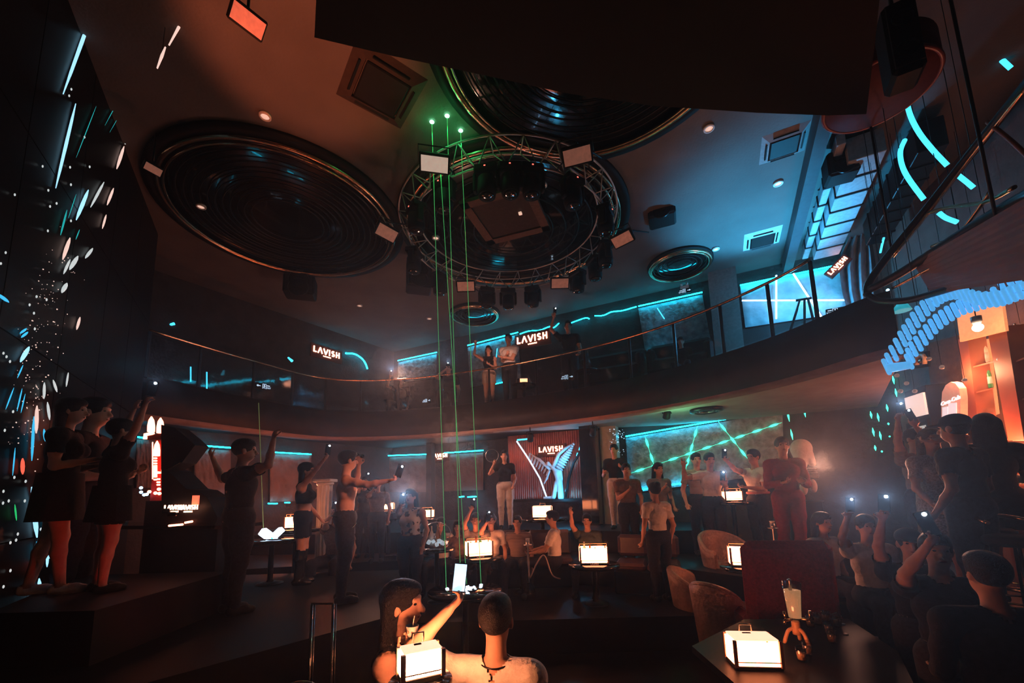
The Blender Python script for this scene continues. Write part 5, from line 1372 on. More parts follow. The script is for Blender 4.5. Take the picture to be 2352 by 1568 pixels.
# ------------------------------------------------------------------ the bar
def br(px, py, off=.25): return wr(px, py, off)
BZ = .8
t = thing('bar_shelving', 'tall lit back-bar shelving with wooden posts along the right wall', 'shelving', Vector((br(2290, 900).x, br(2290, 900).y, BZ)))
def rpanel(cs, m, nm, off=.12, th=.03): MB().prism([br(*c, off) for c in cs], -NR * th).build(nm, m, t)
rpanel([(2196, 712), (2300, 690), (2310, 760), (2205, 785)], M_BARDIM, 'lit_bulkhead', .5)
rpanel([(2222, 792), (2268, 778), (2290, 950), (2242, 968)], M_BARDIM, 'lit_back', .1)
rpanel([(2300, 760), (2400, 730), (2420, 1010), (2326, 1012)], M_BARLIT, 'lit_back', .1)
rpanel([(2125, 790), (2200, 770), (2222, 880), (2140, 900)], mat('bar_brown', (.16, .07, .045), .5), 'brown_panel', .15)
for cs in ([(2268, 760), (2310, 748), (2352, 1010), (2316, 1012)],): rpanel(cs, M_WOOD, 'post', .42, .3)
for cs in ([(2200, 780), (2222, 774), (2246, 968), (2226, 974)],): rpanel(cs, M_WOOD, 'post', .40, .2)
for y0, y1 in ((846, 832), (906, 893), (962, 950)):
    MB().prism([br(2228, y0, .1), br(2282, y1, .1), br(2282, y1, .38), br(2228, y0, .38)], Z * .02).build('shelf_board', M_WOOD, t)
for y0, y1 in ((842, 825), (932, 925), (1012, 1012)):
    MB().prism([br(2310, y0, .1), br(2420, y1 - 30, .1), br(2420, y1 - 30, .38), br(2310, y0, .38)], Z * .02).build('shelf_board', M_WOOD, t)
c = br(2246, 752, .75); t2 = thing('bar_lamp', 'round bright lamp glaring under the bar ceiling', 'lamp', c)
MB().ball(c, .05, 14, 10).build('bulb', glow('bar_bulb', (1, .72, .5), 26), t2); MB().lathe([(.03, 0), (.05, .04), (.05, .10), (.001, .10)], c + Z * .04, 12).build('socket', M_WHITE, t2); MB().tube([c + Z * .12, Vector((c.x, c.y, HC))], .006, 5).build('cord', M_BLACK, t2)
bcol = [mat('bottle_clear', (.7, .62, .55), .1, 0, .1, 5), mat('bottle_amber', (.35, .12, .03), .1, 0, .1, 5), mat('bottle_green', (.05, .25, .12), .1, 0, .1, 5), mat('bottle_white', (.75, .70, .66), .25, 0, .1, 5)]
bcache = {}
def bottle(c, h, k, label, group):
    key = k
    if key not in bcache:
        bcache[key] = (MB().lathe([(.030, 0), (.036, .01), (.036, .16), (.030, .19), (.013, .22), (.012, .28), (.001, .28)], (0, 0, 0), 14).mesh('glass', bcol[k]),
                       MB().lathe([(.0135, .265), (.0135, .295), (.001, .295)], (0, 0, 0), 12).mesh('stopper', M_BRASS), MB().lathe([(.0366, .05), (.0366, .13)], (0, 0, 0), 14).mesh('paper_label', M_TEEW))
    t = thing('bottle', label, 'bottle', c, 0, group); t.scale = (h / .29 * .62, h / .29 * .62, h / .29)
    mesh_obj('glass', bcache[key][0], t); mesh_obj('stopper', bcache[key][1], t); mesh_obj('paper_label', bcache[key][2], t)
rows = [('top shelf of the narrow lit niche', [(2236, 845), (2243, 843), (2252, 841), (2261, 838), (2270, 835)], .30, .22), ('middle shelf of the narrow lit niche', [(2236, 904), (2244, 902), (2252, 900), (2261, 898), (2270, 896), (2277, 894)], .34, .22), ('bottom shelf of the narrow lit niche', [(2240, 959), (2250, 957), (2260, 955)], .30, .22),
        ('upper shelf of the bright right niche', [(2320, 838), (2334, 834), (2348, 829)], .46, .2), ('middle shelf of the bright right niche', [(2330, 930), (2346, 926)], .5, .2)]
kk = 0; ordn = ['first', 'second', 'third', 'fourth', 'fifth', 'sixth']
for nm, pts, h, off in rows:
    for i, q in enumerate(pts):
        bottle(br(*q, off) + Z * .02, h, kk % 4, '%s bottle from the left on the %s' % (ordn[i], nm), 'bottles behind the bar'); kk += 1

# drinks cooler
def cooler():
    a = br(2108, 1110, .55); b = br(2158, 1100, .55); a.z = b.z = BZ
    zt = br(2122, 884, .55).z; u = (b - a); n = NR
    t = thing('drinks_cooler', 'upright drinks cooler with a lit header and glass door', 'cooler', a * .5 + b * .5)
    MB().obox(a - NR * .5, u, NR * .48, Z * (zt - BZ)).build('cabinet', M_BLACK, t)
    H_ = zt - BZ
    MB().obox(a + u * .06 + Z * H_ * .83 - NR * .02, u * .88, Z * H_ * .13, NR * .03).build('lit_header', glow('cooler_header', (1, .70, .62), .75, False), t)
    MB().obox(a + u * .08 + Z * H_ * .06 - NR * .02, u * .84, Z * H_ * .72, NR * .012).build('lit_interior', glow('cooler_inside', (.62, .62, .60), .55, False), t)
    d_ = thing('x', 'x', 'x') if False else None
    fr = MB()
    for p, q in ((0, .08), (.92, .08)): fr.obox(a + u * p + Z * H_ * .04, u * q, Z * H_ * .76, NR * .03)
    for z in (.04, .77): fr.obox(a + Z * H_ * z, u, Z * H_ * .03, NR * .03)
    door = fr.build('door', M_BMET, t)
    MB().obox(a + u * .86 + Z * H_ * .4 + NR * .03, u * .05, Z * H_ * .16, NR * .03).build('handle', M_CHROME, door)
    for z in (.22, .38, .54, .68):
        MB().obox(a + u * .08 + Z * H_ * z + NR * .0, u * .84, Z * .012, NR * .02).build('shelf', M_WHITE, t)
        for k in range(4):
            c = a + u * (.2 + .2 * k) + Z * (H_ * z + .012) + NR * .004
            MB().lathe([(.022, 0), (.025, .01), (.025, .12), (.010, .16), (.010, .20), (.001, .20)], c, 10).build('bottle', bcol[(k + int(z * 10)) % 4], t)
    MB().tube([a + u * .14 + Z * H_ * .1 + NR * .02, a + u * .14 + Z * H_ * .74 + NR * .02], .008, 6).build('light_strip', M_CYANW, t)
cooler()
# arched drinks sign
cs = [(2162, 1010), (2162, 925), (2164, 900), (2172, 884), (2183, 877), (2194, 880), (2203, 892), (2206, 915), (2206, 1000)]
t = thing('arched_sign', 'arched pink-lit sign with white script lettering beside the cooler', 'sign', Vector((br(2184, 1010, .6).x, br(2184, 1010, .6).y, BZ)))
MB().prism([br(*q, .60) for q in cs], -NR * .08).build('panel', glow('pink_sign', (1, .42, .30), .28, False), t)
q = br(2184, 1012, .56); MB().obox(Vector((q.x, q.y, BZ)) - UR * .2 - NR * .06, UR * .4, NR * .08, Z * (q.z - BZ)).build('stand', M_BLACK, t)
mb = MB(); k = 22 / FPX * 6.2; shear = (UR * .0 + Z + UR * .25).normalized()
text_mesh(mb, 'Coca-Cola', br(2184, 924, .605), (UR + Z * .10).normalized(), shear, NR, .085, .012); mb.build('script', glow('script_white', (.9, .88, .95), .95, False), t)
for x0, x1, y0, y1, nm in ((2166, 2178, 935, 1005, 'white_block'), (2180, 2198, 926, 1000, 'white_block')):
    MB().prism([br(x0, y1, .61), br(x1, y1 - 2, .61), br(x1, y0 - 2, .61), br(x0, y0, .61)], NR * .01).build(nm, glow('pale_sign_block', (.85, .78, .85), .7, False), t)
# decorative lit plaque and hanging bulbs
t = thing('arched_plaque', 'small amber arched plaque behind the bead strand', 'plaque', br(2113, 840, .5))
MB().tube([br(2106, 838, .5), br(2106, 822, .5), br(2112, 816, .5), br(2120, 816, .5), br(2124, 822, .5), br(2124, 836, .5)], .03, 8).build('arch', mat('amber_metal', (.55, .35, .2), .4), t); MB().ball(br(2115, 830, .5), .035, 10, 8).build('boss', M_BRASS, t); MB().prism([br(2100, 812, .44), br(2130, 806, .44), br(2132, 842, .44), br(2102, 846, .44)], -NR * .03).build('board', M_BLACK, t)
for i, (x, y) in enumerate(((2134, 824), (2163, 843), (2295, 824), (2344, 748), (2060, 862), (2082, 880), (2068, 898), (2101, 898), (2216, 873))):
    c = P(x, y, 5.0); t = thing('glass_ball', 'small clear glass ball bulb on a wire before the bar, number %s from the left' % ordn[i % 6] if False else ['first', 'second', 'third', 'fourth', 'fifth', 'sixth', 'seventh', 'eighth', 'ninth'][sorted(range(9), key=lambda q: (2134, 2163, 2295, 2344, 2060, 2082, 2068, 2101, 2216)[q]).index(i)] + ' clear glass ball from the left hanging before the bar', 'glass ball', c, 0, 'glass balls before the bar')
    MB().ball((0, 0, 0), .026, 12, 8).build('globe', mat('globe_pearl', (.6, .5, .46), .15, 0, .1, 5, emit=(1, .6, .45), estr=.10), t, world=False); MB().tube([(0, 0, .02), (0, 0, HC - c.z)], .0025, 4).build('wire', M_BMET, t, world=False)
# counter with a ribbed light band
a = P(2276, 1070, 4.55); b = P(2460, 1068, 3.75)
t = thing('bar_counter', 'wooden bar counter with a bright ribbed light band at the right edge', 'counter', Vector((a.x, a.y, BZ)))
u = b - a; u.z = 0; n = Vector((u.y, -u.x, 0)).normalized(); n = -n if n.dot(a) > 0 else n
zt = a.z
MB().obox(Vector((a.x, a.y, zt - .05)) - n * .5, u, n * .55, Z * .05).build('worktop', M_WOOD, t)
MB().obox(Vector((a.x, a.y, BZ)) - n * .45, u, n * .42, Z * (zt - .05 - BZ)).build('front', M_WOOD, t)
MB().obox(Vector((a.x, a.y, zt - .20)) - n * .03, u, n * .03, Z * .10).build('light_band', M_BOXD, t)
for k in range(24): MB().obox(Vector((a.x, a.y, zt - .20)) + u * ((k + .3) / 24), u * .012, n * .03, Z * .10).build('band_rib', M_WHITE, t)
def tumbler_mesh():
    return MB().lathe([(.030, 0), (.036, .10), (.034, .10), (.028, .012), (.001, .012)], (0, 0, 0), 14).mesh('cup', M_CUP)
TM = tumbler_mesh(); LQ = MB().lathe([(.027, .014), (.031, .06), (.001, .062)], (0, 0, 0), 12).mesh('drink', mat('pale_drink', (.55, .36, .22), .2))
def tumbler(c, label, group, s=1.0, drink=True):
    t = thing('tumbler', label, 'glass', c, 0, group); t.scale = (s, s, s)
    mesh_obj('cup', TM, t)
    if drink: mesh_obj('drink', LQ, t)
for i in range(4): tumbler(Vector((a.x, a.y, zt)) + u * (.05 + .09 * i) - n * .12, ordn[i] + ' glass from the left on the bar counter', 'glasses on the bar counter', 1.1)
# bar stools
def stool(px, d, label):
    c = P(px, 1200, d); t = thing('bar_stool', label, 'stool', (c.x, c.y, BZ), 0, 'bar stools')
    MB().lathe([(.17, .66), (.19, .68), (.19, .72), (.16, .74), (.001, .74)], (0, 0, 0), 22).build('seat', M_BLACK, t, world=False)
    MB().tube([Vector((.19 * math.cos(a), .19 * math.sin(a), .84 + .05 * math.sin(a))) for a in [PI * .0 + PI * k / 16 for k in range(17)]], .016, 8).build('back_hoop', M_BRASS, t, world=False)
    for k in range(4):
        a = PI / 4 + k * PI / 2; MB().tube([(.14 * math.cos(a), .14 * math.sin(a), .67), (.21 * math.cos(a), .21 * math.sin(a), 0)], .011, 6).build('leg', M_BMET, t, world=False)
    MB().tube([Vector((.18 * math.cos(a), .18 * math.sin(a), .24)) for a in [2 * PI * k / 24 for k in range(24)]], .008, 6, True).build('foot_ring', M_BRASS, t, world=False)
stool(2325, 3.35, 'bar stool with a bright hoop back at the right edge'); stool(2262, 3.9, 'bar stool half hidden behind the black-clad woman')
t = thing('foot_rail', 'red-lit brass foot rail low along the bar', 'rail', P(2300, 1290, 3.6))
q0, q1 = P(2252, 1252, 4.2), P(2420, 1320, 3.7); q0.z = q1.z = BZ + .16
MB().tube([q0, q1], .02, 8).build('tube', M_BRASS, t)
for k in (.15, .85): p = q0 * (1 - k) + q1 * k; MB().tube([p, Vector((p.x, p.y, BZ))], .012, 6).build('bracket', M_BRASS, t)

# ------------------------------------------------------------------ tables, light boxes, seats
def lightbox(c, w, rz, label, m=None, base_letters=True, bottles=False, lid=True):
    m = m or M_BOX
    t = thing('light_box', label, 'light box', c, rz, 'glowing table light boxes')
    h, d_ = w * .52, w * .62
    MB().box((0, 0, .015), (w * 1.04, d_ * 1.04, .03), None, .006).build('base', M_BLACK, t, world=False)
    z0 = .03
    for sy in (-1, 1): MB().box((0, sy * d_ / 2, z0 + h / 2), (w * .90, .008, h), None).build('glow_panel', m, t, world=False)
    for sx in (-1, 1): MB().box((sx * w / 2, 0, z0 + h / 2), (.008, d_ * .86, h), None).build('glow_panel', m, t, world=False)
    for sx in (-1, 1):
        for sy in (-1, 1): MB().box((sx * w / 2, sy * d_ / 2, z0 + h / 2), (.02, .02, h + .02)).build('corner_post', M_WOOD, t, world=False)
    for sy in (-1, 1): MB().box((0, sy * d_ / 2, z0 + h * .16), (w, .012, .006)).build('trim_line', M_WOOD, t, world=False)
    if lid:
        MB().box((0, 0, z0 + h + .012), (w * .96, d_ * .96, .012), None, .004).build('lid', glow('lightbox_lid', (1.0, .46, .30), 1.8 if m is not M_BOXD else .9), t, world=False)
        MB().box((-w * .05, d_ * .22, z0 + h + .020), (w * .2, .016, .006), None, .003).build('grip_slot', M_BLACK, t, world=False)
        MB().tube([(-w * .14, d_ * .5, z0 + h), (-w * .14, d_ * .5, z0 + h + .06), (w * .14, d_ * .5, z0 + h + .06), (w * .14, d_ * .5, z0 + h)], .006, 6).build('handle', M_BRASS, t, world=False)
    else:
        rp = random.Random(len(label))
        for k in range(4):
            hh = h * (.9 + .5 * rp.random()); x = (-.32 + .2 * k) * w
            MB().lathe([(.030, z0), (.034, z0 + .02), (.034, hh * .75), (.013, hh * .9), (.012, hh * 1.15), (.001, hh * 1.15)], (x, d_ * .1 * (-1) ** k, 0), 10).build('bottle', bcol[k], t, world=False)
        MB().tube([(-w * .5, 0, z0 + h), (-w * .5, 0, z0 + h + .05), (w * .5, 0, z0 + h + .05), (w * .5, 0, z0 + h)], .006, 6).build('handle', M_BRASS, t, world=False)
    if base_letters:
        mb = MB(); lavish(mb, Vector((0, -d_ * .52 - .002, .004)), Vector((1, 0, 0)), Z, Vector((0, -1, 0)), .022, .003, False); mb.build('lettering', glow('dim_letters', (.7, .25, .14), .5, False), t, world=False)
    return t
def box_on_table(px, py, d, w, rz, label, tl, base, r=.5, m=None, lid=True, tab=True):
    c = P(px, py, d)
    if tab: round_table(c, c.z, r, tl, None, True, base, 'dark round tables')
    lightbox(c, w, rz, label, m, True, False, lid); return c
box_on_table(1100, 1278, 6.35, .37, .30, 'glowing light box with open bottles between the green beams', 'dark round table below the light box by the green beams', .4, .36, None, False)
box_on_table(1364, 1294, 6.0, .38, -.10, 'glowing light box with bottles on the table right of the white-shirted man', 'dark round table with a light box right of centre', .4, .36, None, False)
box_on_table(1716, 1300, 5.15, .36, -.35, 'glowing light box in front of the shell armchairs', 'dark round table in front of the shell armchairs', 0.0, .3, None, False)
box_on_table(1246, 1190, 7.9, .36, -.15, 'glowing light box just below the angel statue', 'dark round table below the angel statue', .8, .45)
box_on_table(680, 1214, 7.1, .32, .2, 'glowing light box behind the dancing woman', 'dark round table behind the dancing woman', 0.0, .45, None, False)
box_on_table(503, 1229, 6.2, .22, .1, 'small glowing light box left of the black-shirted man', 'dark round table left of the black-shirted man', .8, .3)
box_on_table(893, 1172, 8.2, .20, .2, 'small glowing light box right of the shirtless man', 'small dark table right of the shirtless man', .8, .3)
box_on_table(980, 1190, 8.0, .24, -.2, 'small glowing light box beside the cow-print top', 'small dark table beside the cow-print top', .8, .3, None, False)
box_on_table(1683, 1152, 6.75, .26, -.15, 'glowing light box between the two white-shirted men', 'dark table between the two white-shirted men', .8, .3, None, False)
c = P(1203, 884, 9.75); round_table(c, c.z, .3, 'small dark table on the balcony beside the man in white', None, True, ZS1, 'dark round tables'); lightbox(c, .2, .0, 'small orange light box on the balcony beside the man in white', M_BOXD, False)
# near table at the right with the large light box
TZN = .76
c = onz(1732, 1545, TZN)
t = thing('low_table', 'black table in the right foreground holding the beer tower', 'table', (2.0, 2.75, 0))
MB().prism([Vector(q) for q in ((1.36, 2.4, TZN - .05), (1.36, 3.4, TZN - .05), (2.1, 4.0, TZN - .05), (3.02, 3.95, TZN - .05), (2.78, 3.2, TZN - .05), (2.2, 2.4, TZN - .05))], (0, 0, .05)).build('tabletop', mat('near_table_black', (.006, .005, .005), .5, spec=.08), t)
for q in ((1.5, 2.55), (2.1, 2.55), (1.6, 3.35), (2.75, 3.6)):
    p = Vector((q[0], q[1], 0)); MB().tube([Vector((p.x, p.y, 0)), Vector((p.x, p.y, TZN - .05))], .03, 8).build('leg', M_BMET, t)
lightbox(onz(1732, 1528, TZN), .29, -.12, 'large bright light box in the right foreground', M_BOXN, False)
# beer tower
c = onz(1833, 1478, TZN); t = thing('beer_tower', 'tall clear beer tower with taps and curved legs in the foreground', 'drink dispenser', c)
for k in range(3):
    a = -PI / 2 + .3 + k * 2 * PI / 3; ca, sa = math.cos(a), math.sin(a)
    MB().tube(catmull([(.02 * ca, .02 * sa, .115), (.06 * ca, .06 * sa, .09), (.095 * ca, .095 * sa, .0)], 5), [.014] * 10 + [.008], 8).build('leg', mat('box_lit_amber', (.75, .40, .20), .35), t, world=False)  # orange cast by the light box is put into this colour
MB().lathe([(.028, .07), (.03, .09), (.03, .16), (.024, .17), (.001, .17)], (0, 0, 0), 16).build('base_cup', mat('box_lit_amber', (.75, .40, .20), .35), t, world=False)
MB().lathe([(.034, .17), (.046, .19), (.068, .46), (.066, .46), (.044, .195), (.001, .19)], (0, 0, 0), 22).build('tube_wall', M_CUP, t, world=False)
MB().lathe([(.042, .196), (.058, .40), (.001, .40)], (0, 0, 0), 22).build('beer', mat('beer_amber_glow', (.85, .50, .22), .25, 0, .1, 9, emit=(1, .48, .22), estr=.55), t, world=False)  # own glow added for light coming through the beer
MB().lathe([(.012, .20), (.012, .47), (.016, .48), (.001, .49)], (-.012, 0, 0), 10).build('cooling_rod', M_STEEL, t, world=False)
for q in (-1, 1):
    MB().tube([(q * .04, -.01, .185), (q * .10, -.03, .185), (q * .11, -.03, .16)], .011, 8).build('tap', M_BRASS, t, world=False)
    MB().tube([(q * .095, -.03, .19), (q * .10, -.03, .25)], [.008, .011], 8).build('tap_handle', M_BRASS, t, world=False)
for i, (x, y) in enumerate(((1862, 1440), (1880, 1434), (1905, 1455), (1912, 1476), (1856, 1504), (1925, 1440), (1898, 1428), (1842, 1518))):
    tumbler(onz(x, y, TZN), '%s tumbler from the left in the cluster behind the beer tower' % ['first', 'second', 'third', 'fourth', 'fifth', 'sixth', 'seventh', 'eighth'][sorted(range(8), key=lambda q: (1862, 1880, 1905, 1912, 1856, 1925, 1898, 1842)[q]).index(i)], 'tumblers on the foreground table', .95)
for i, (x, y, lb) in enumerate(((1937, 1434, 'far round pale coaster chip at the end of the tumblers'), (1943, 1457, 'near round pale coaster chip at the end of the tumblers'))):
    c = onz(x, y, TZN); MB().lathe([(.018, 0), (.018, .006), (.015, .009), (.001, .009)], c, 14).solo('round_chip', M_WHITE, lb, 'chip', 'round chips')
t = thing('bow_wrapper', 'crumpled pink wrapper tied like a bow among the tumblers', 'wrapper', onz(1897, 1424, TZN))
for q in (-1, 1): MB().sheet([[onz(1895, 1424, TZN) + Vector((q * (.01 + .05 * a), .01 * math.sin(b * 5), .001 + b * .05 * (.4 + a))) for a in (0, .4, .7, 1)] for b in (0, .33, .66, 1)]).build('loop', mat('pink_film', (.5, .25, .24), .3), t)
MB().tube([onz(1872, 1426, TZN) + Z * .012, onz(1897, 1424, TZN) + Z * .03, onz(1922, 1420, TZN) + Z * .05], .004, 5).build('straw', M_WHITE, t)
MB().box(onz(1792, 1512, TZN) + Z * .006, (.05, .01, .012), Matrix.Rotation(-.6, 3, 'Z'), .002).solo('cigarette_end', M_WHITE, 'small pale cigarette stub right of the large light box', 'stub')
# ottoman whose side catches the light box
a = onz(1558, 1590, .0); t = thing('ottoman', 'brown box-shaped ottoman beside the foreground table', 'seat', (1.06, 2.55, 0), -.1)
MB().box((0, 0, .24), (.52, .8, .40), None, .02).build('body', M_LEATH, t, world=False); MB().box((0, 0, .48), (.54, .82, .10), None, .04).build('cushion', M_BLACK, t, world=False)
for q in ((-.2, -.34), (.2, -.34), (-.2, .34), (.2, .34)): MB().lathe([(.02, 0), (.025, .05), (.001, .05)], (q[0], q[1], 0), 10).build('foot', M_BLACK, t, world=False)
# high table at the bottom edge with a light box
c = P(966, 1558, 2.02); t = thing('high_table', 'small dark bar-height table at the bottom edge behind the seated man', 'table', (c.x, c.y, 0))
MB().lathe([(.13, c.z - .04), (.145, c.z - .03), (.145, c.z - .005), (.14, c.z), (.001, c.z)], (c.x, c.y, 0), 36).build('tabletop', M_GLOSSB, t)
MB().lathe([(.05, .03), (.035, .06), (.035, c.z - .06), (.07, c.z - .04)], (c.x, c.y, 0), 14).build('pedestal', M_BMET, t); MB().lathe([(.2, 0), (.2, .015), (.05, .03), (.001, .03)], (c.x, c.y, 0), 24).build('foot', M_BMET, t)
lightbox(c, .18, .45, 'bright light box at the bottom edge behind the seated man', M_BOXM, False)
t = thing('crumpled_bag', 'crumpled bright snack bag beside the bottom light box', 'bag', Vector((c.x - .03, c.y + .09, c.z)))
V, F = surface([ell((0, 0, .03), (.05, .035, .03), 'b'), ell((.035, .01, .05), (.03, .025, .04), 'b'), ell((-.03, 0, .045), (.025, .02, .035), 'b'), ell((.0, -.03, .07), (.03, .03, .03), 'b', None, None, True)], .008, .01)
V[:, 2] = np.maximum(V[:, 2], .001); mesh_obj('film', np_mesh('film', V, F, M_TEEW), t); MB().ball((-.06, .01, .02), .018, 8, 6).build('loose_piece', M_TEEW, t, world=False)

# star-shaped light on the round mirror table under the lasers
c = onz(1068, 1352, .80); round_table(c, .79, .46, 'round black table with the star light under the laser beams', None, True, 0.0, 'dark round tables')
t = thing('star_light', 'bright white star-shaped light on the table under the laser beams', 'lamp', Vector((c.x, c.y, .79)))
pts = [Vector(((.135 if k % 2 == 0 else .07) * math.cos(k * PI / 6 + .26), (.135 if k % 2 == 0 else .07) * math.sin(k * PI / 6 + .26), .012)) for k in range(12)]
MB().prism(pts, (0, 0, .012)).build('star', M_STAR, t, world=False); MB().lathe([(.16, 0), (.16, .010), (.001, .012)], (0, 0, 0), 30).build('base', M_BLACK, t, world=False)
for k in range(6):
    a = k * PI / 3 + .75; MB().ball((.14 * math.cos(a), .14 * math.sin(a), .016), (.016, .016, .006), 8, 6).build('small_lamp', M_STAR, t, world=False)
for i, (x, y) in enumerate(((1058, 1337), (1105, 1343), (1027, 1352), (1074, 1362))):
    MB().lathe([(.022, 0), (.022, .008), (.012, .014), (.001, .014)], onz(x, y, .79), 12).solo('laser_emitter', M_STAR, ['far', 'right', 'left', 'near'][i] + ' small round laser emitter on the star table', 'laser emitter', 'laser emitters around the star light')
# blue cube lamps in front of the black-shirted man
c = P(625, 1238, 5.9); round_table(Vector((c.x, c.y, c.z)), c.z - .005, .34, 'dark table holding the white cube lamps', None, True, .8, 'dark round tables')
t = thing('cube_lamp', 'pair of tilted white-blue cube lamps stacked on a dark table', 'lamp', c)
MB().box(c + Vector((-.09, 0, .075)), (.15, .10, .10), Matrix.Rotation(.62, 3, 'Y'), .008).build('cube', M_STAR, t); MB().box(c + Vector((.075, 0, .085)), (.16, .09, .075), Matrix.Rotation(-.75, 3, 'Y'), .008).build('cube', M_STAR, t)
MB().box(c + Vector((.0, 0, .006)), (.24, .16, .012), None, .004).build('tray', M_GLOSSB, t)
# glass ice bowl with lit ice
c = P(1003, 1258, 6.3); round_table(c, c.z, .27, 'dark table with the glass ice bowl', None, True, .4, 'dark round tables')
t = thing('ice_bowl', 'large clear ice bowl with pale-lit bottles left of the green beams', 'ice bowl', c)
MB().lathe([(.12, .0), (.20, .06), (.22, .16), (.215, .16), (.19, .06), (.11, .012), (.001, .012)], (0, 0, 0), 24).build('bowl', M_CUP, t, world=False)
rp = random.Random(5)
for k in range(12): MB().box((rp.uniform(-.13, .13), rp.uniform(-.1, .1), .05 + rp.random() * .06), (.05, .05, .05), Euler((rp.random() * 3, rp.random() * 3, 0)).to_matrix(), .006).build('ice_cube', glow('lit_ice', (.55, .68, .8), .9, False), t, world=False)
for k in range(3): MB().lathe([(.03, .03), (.035, .05), (.035, .2), (.012, .26), (.012, .32), (.001, .32)], (-.08 + k * .09, .02, 0), 12).build('bottle', bcol[k], t, world=False)
MB().tube(catmull([(-.21, 0, .15), (-.18, 0, .30), (0, 0, .38), (.18, 0, .30), (.21, 0, .15)], 4), .006, 6).build('handle', M_STEEL, t, world=False)
for i, (x, y) in enumerate(((985, 1297), (1050, 1290))):
    MB().prism([P(x - 22, y - 6, 6.1), P(x + 2, y + 2, 6.1), P(x + 6, y + 8, 6.1), P(x - 8, y + 4, 6.1)], (0, .15, .01)).solo('paper_sheet', M_TEEW, ['pale folded paper on the floor left of the green beams', 'pale folded napkin between the green beams'][i], 'paper') if False else None
# hookahs
def hookah(px, py, d, base, label, hx=1):
    c = P(px, py, d); H_ = P(px, py, d).z - base; t = thing('hookah', label, 'hookah', (c.x, c.y, base))
    zt = P(px, py - 44, d).z - base
    MB().lathe([(.08, 0), (.10, .05), (.09, .13), (.04, .22), (.035, .26), (.001, .26)], (0, 0, 0), 16).build('water_vase', M_CUP, t, world=False)
    MB().lathe([(.016, .24), (.022, .35), (.014, .40), (.02, .5 * zt + .1), (.013, zt - .12), (.03, zt - .08), (.03, zt - .03), (.001, zt - .03)], (0, 0, 0), 12).build('stem', M_STEEL, t, world=False)
    MB().lathe([(.06, zt - .10), (.065, zt - .09), (.001, zt - .085)], (0, 0, 0), 16).build('tray', M_STEEL, t, world=False)
    MB().lathe([(.022, zt - .04), (.034, zt), (.001, zt - .01)], (0, 0, 0), 12).build('bowl', M_TEEW, t, world=False)
    MB().tube(catmull([(.02 * hx, 0, .30), (.12 * hx, 0, .5), (.24 * hx, -.02, zt - .25), (.34 * hx, -.06, .36), (.46 * hx, -.1, .30)], 6), .011, 6).build('hose', mat('pale_hose', (.55, .42, .36), .5), t, world=False)
hookah(1213, 1280, 6.3, .4, 'pale hookah beside the white-shirted seated man', 1); hookah(1778, 1240, 5.6, .0, 'hookah with looping pale hoses behind the foreground red chair', -1)

# shell armchairs and the red velvet chair
def shell_chair(px, py, d, base, rz, w, label, m):
    c = P(px, py, d); t = thing('shell_armchair', label, 'armchair', (c.x, c.y, base), rz, 'rounded armchairs')
    rows_o = []; rows_i = []
    for j in range(7):
        z = .12 + .74 * j / 6; r = w / 2 * (.80 + .22 * j / 6)
        ro, ri = [], []
        for i in range(25):
            a = math.radians(-25 + 230 * i / 24); hh = .30 + .70 * max(0, math.sin(a)) ** .7 if math.sin(a) > 0 else .30
            zz = .12 + (.86 - .12) * (j / 6) * (.55 + .45 * hh)
            ro.append(Vector((r * math.cos(a), r * math.sin(a), zz))); ri.append(Vector(((r - .07) * math.cos(a), (r - .07) * math.sin(a), zz)))
        rows_o.append(ro); rows_i.append(ri)
    MB().sheet(rows_o + rows_i[::-1]).build('shell', m, t, world=False)
    MB().lathe([(w * .36, .12), (w * .38, .16), (w * .38, .40), (w * .34, .45), (.001, .46)], (0, 0, 0), 24).build('seat', m, t, world=False)
    MB().tube([rows_o[-1][i] * .5 + rows_i[-1][i] * .5 + Z * .0 for i in range(25)], .036, 8).build('rolled_edge', m, t, world=False)
    for k in range(4): a = PI / 4 + k * PI / 2; MB().tube([(w * .28 * math.cos(a), w * .28 * math.sin(a), 0), (w * .28 * math.cos(a), w * .28 * math.sin(a), .14)], .015, 6).build('leg', M_BRASS, t, world=False)
shell_chair(1600, 1262, 5.75, .0, 1.1, .80, 'tan shell armchair at the left of the rounded pair', M_LEATH)
shell_chair(1668, 1235, 6.3, .4, .2, .78, 'tan shell armchair at the back behind the light box', M_LEATH)
shell_chair(1640, 1285, 5.1, .0, 2.2, .6, 'low tan tub chair nearest the light box', M_LEATH)
c = P(1822, 1420, 4.5); t = thing('velvet_chair', 'dark red velvet chair seen from behind in the right foreground', 'armchair', (c.x, c.y, 0), -.15)
zt = P(1822, 1240, 4.5).z
MB().box((0, 0, (zt + .25) / 2), (.90, .18, zt - .25), None, .085).build('backrest', M_REDF, t, world=False)
MB().box((0, .30, .38), (.80, .55, .20), None, .07).build('seat', M_REDF, t, world=False)
for q in (-1, 1): MB().box((q * .42, .24, .52), (.13, .56, .26), None, .05).build('armrest', M_REDF, t, world=False)
for q in (-1, 1):
    for y in (.0, .5): MB().tube([(q * .34, y, 0), (q * .34, y, .30)], .02, 8).build('leg', M_BLACK, t, world=False)
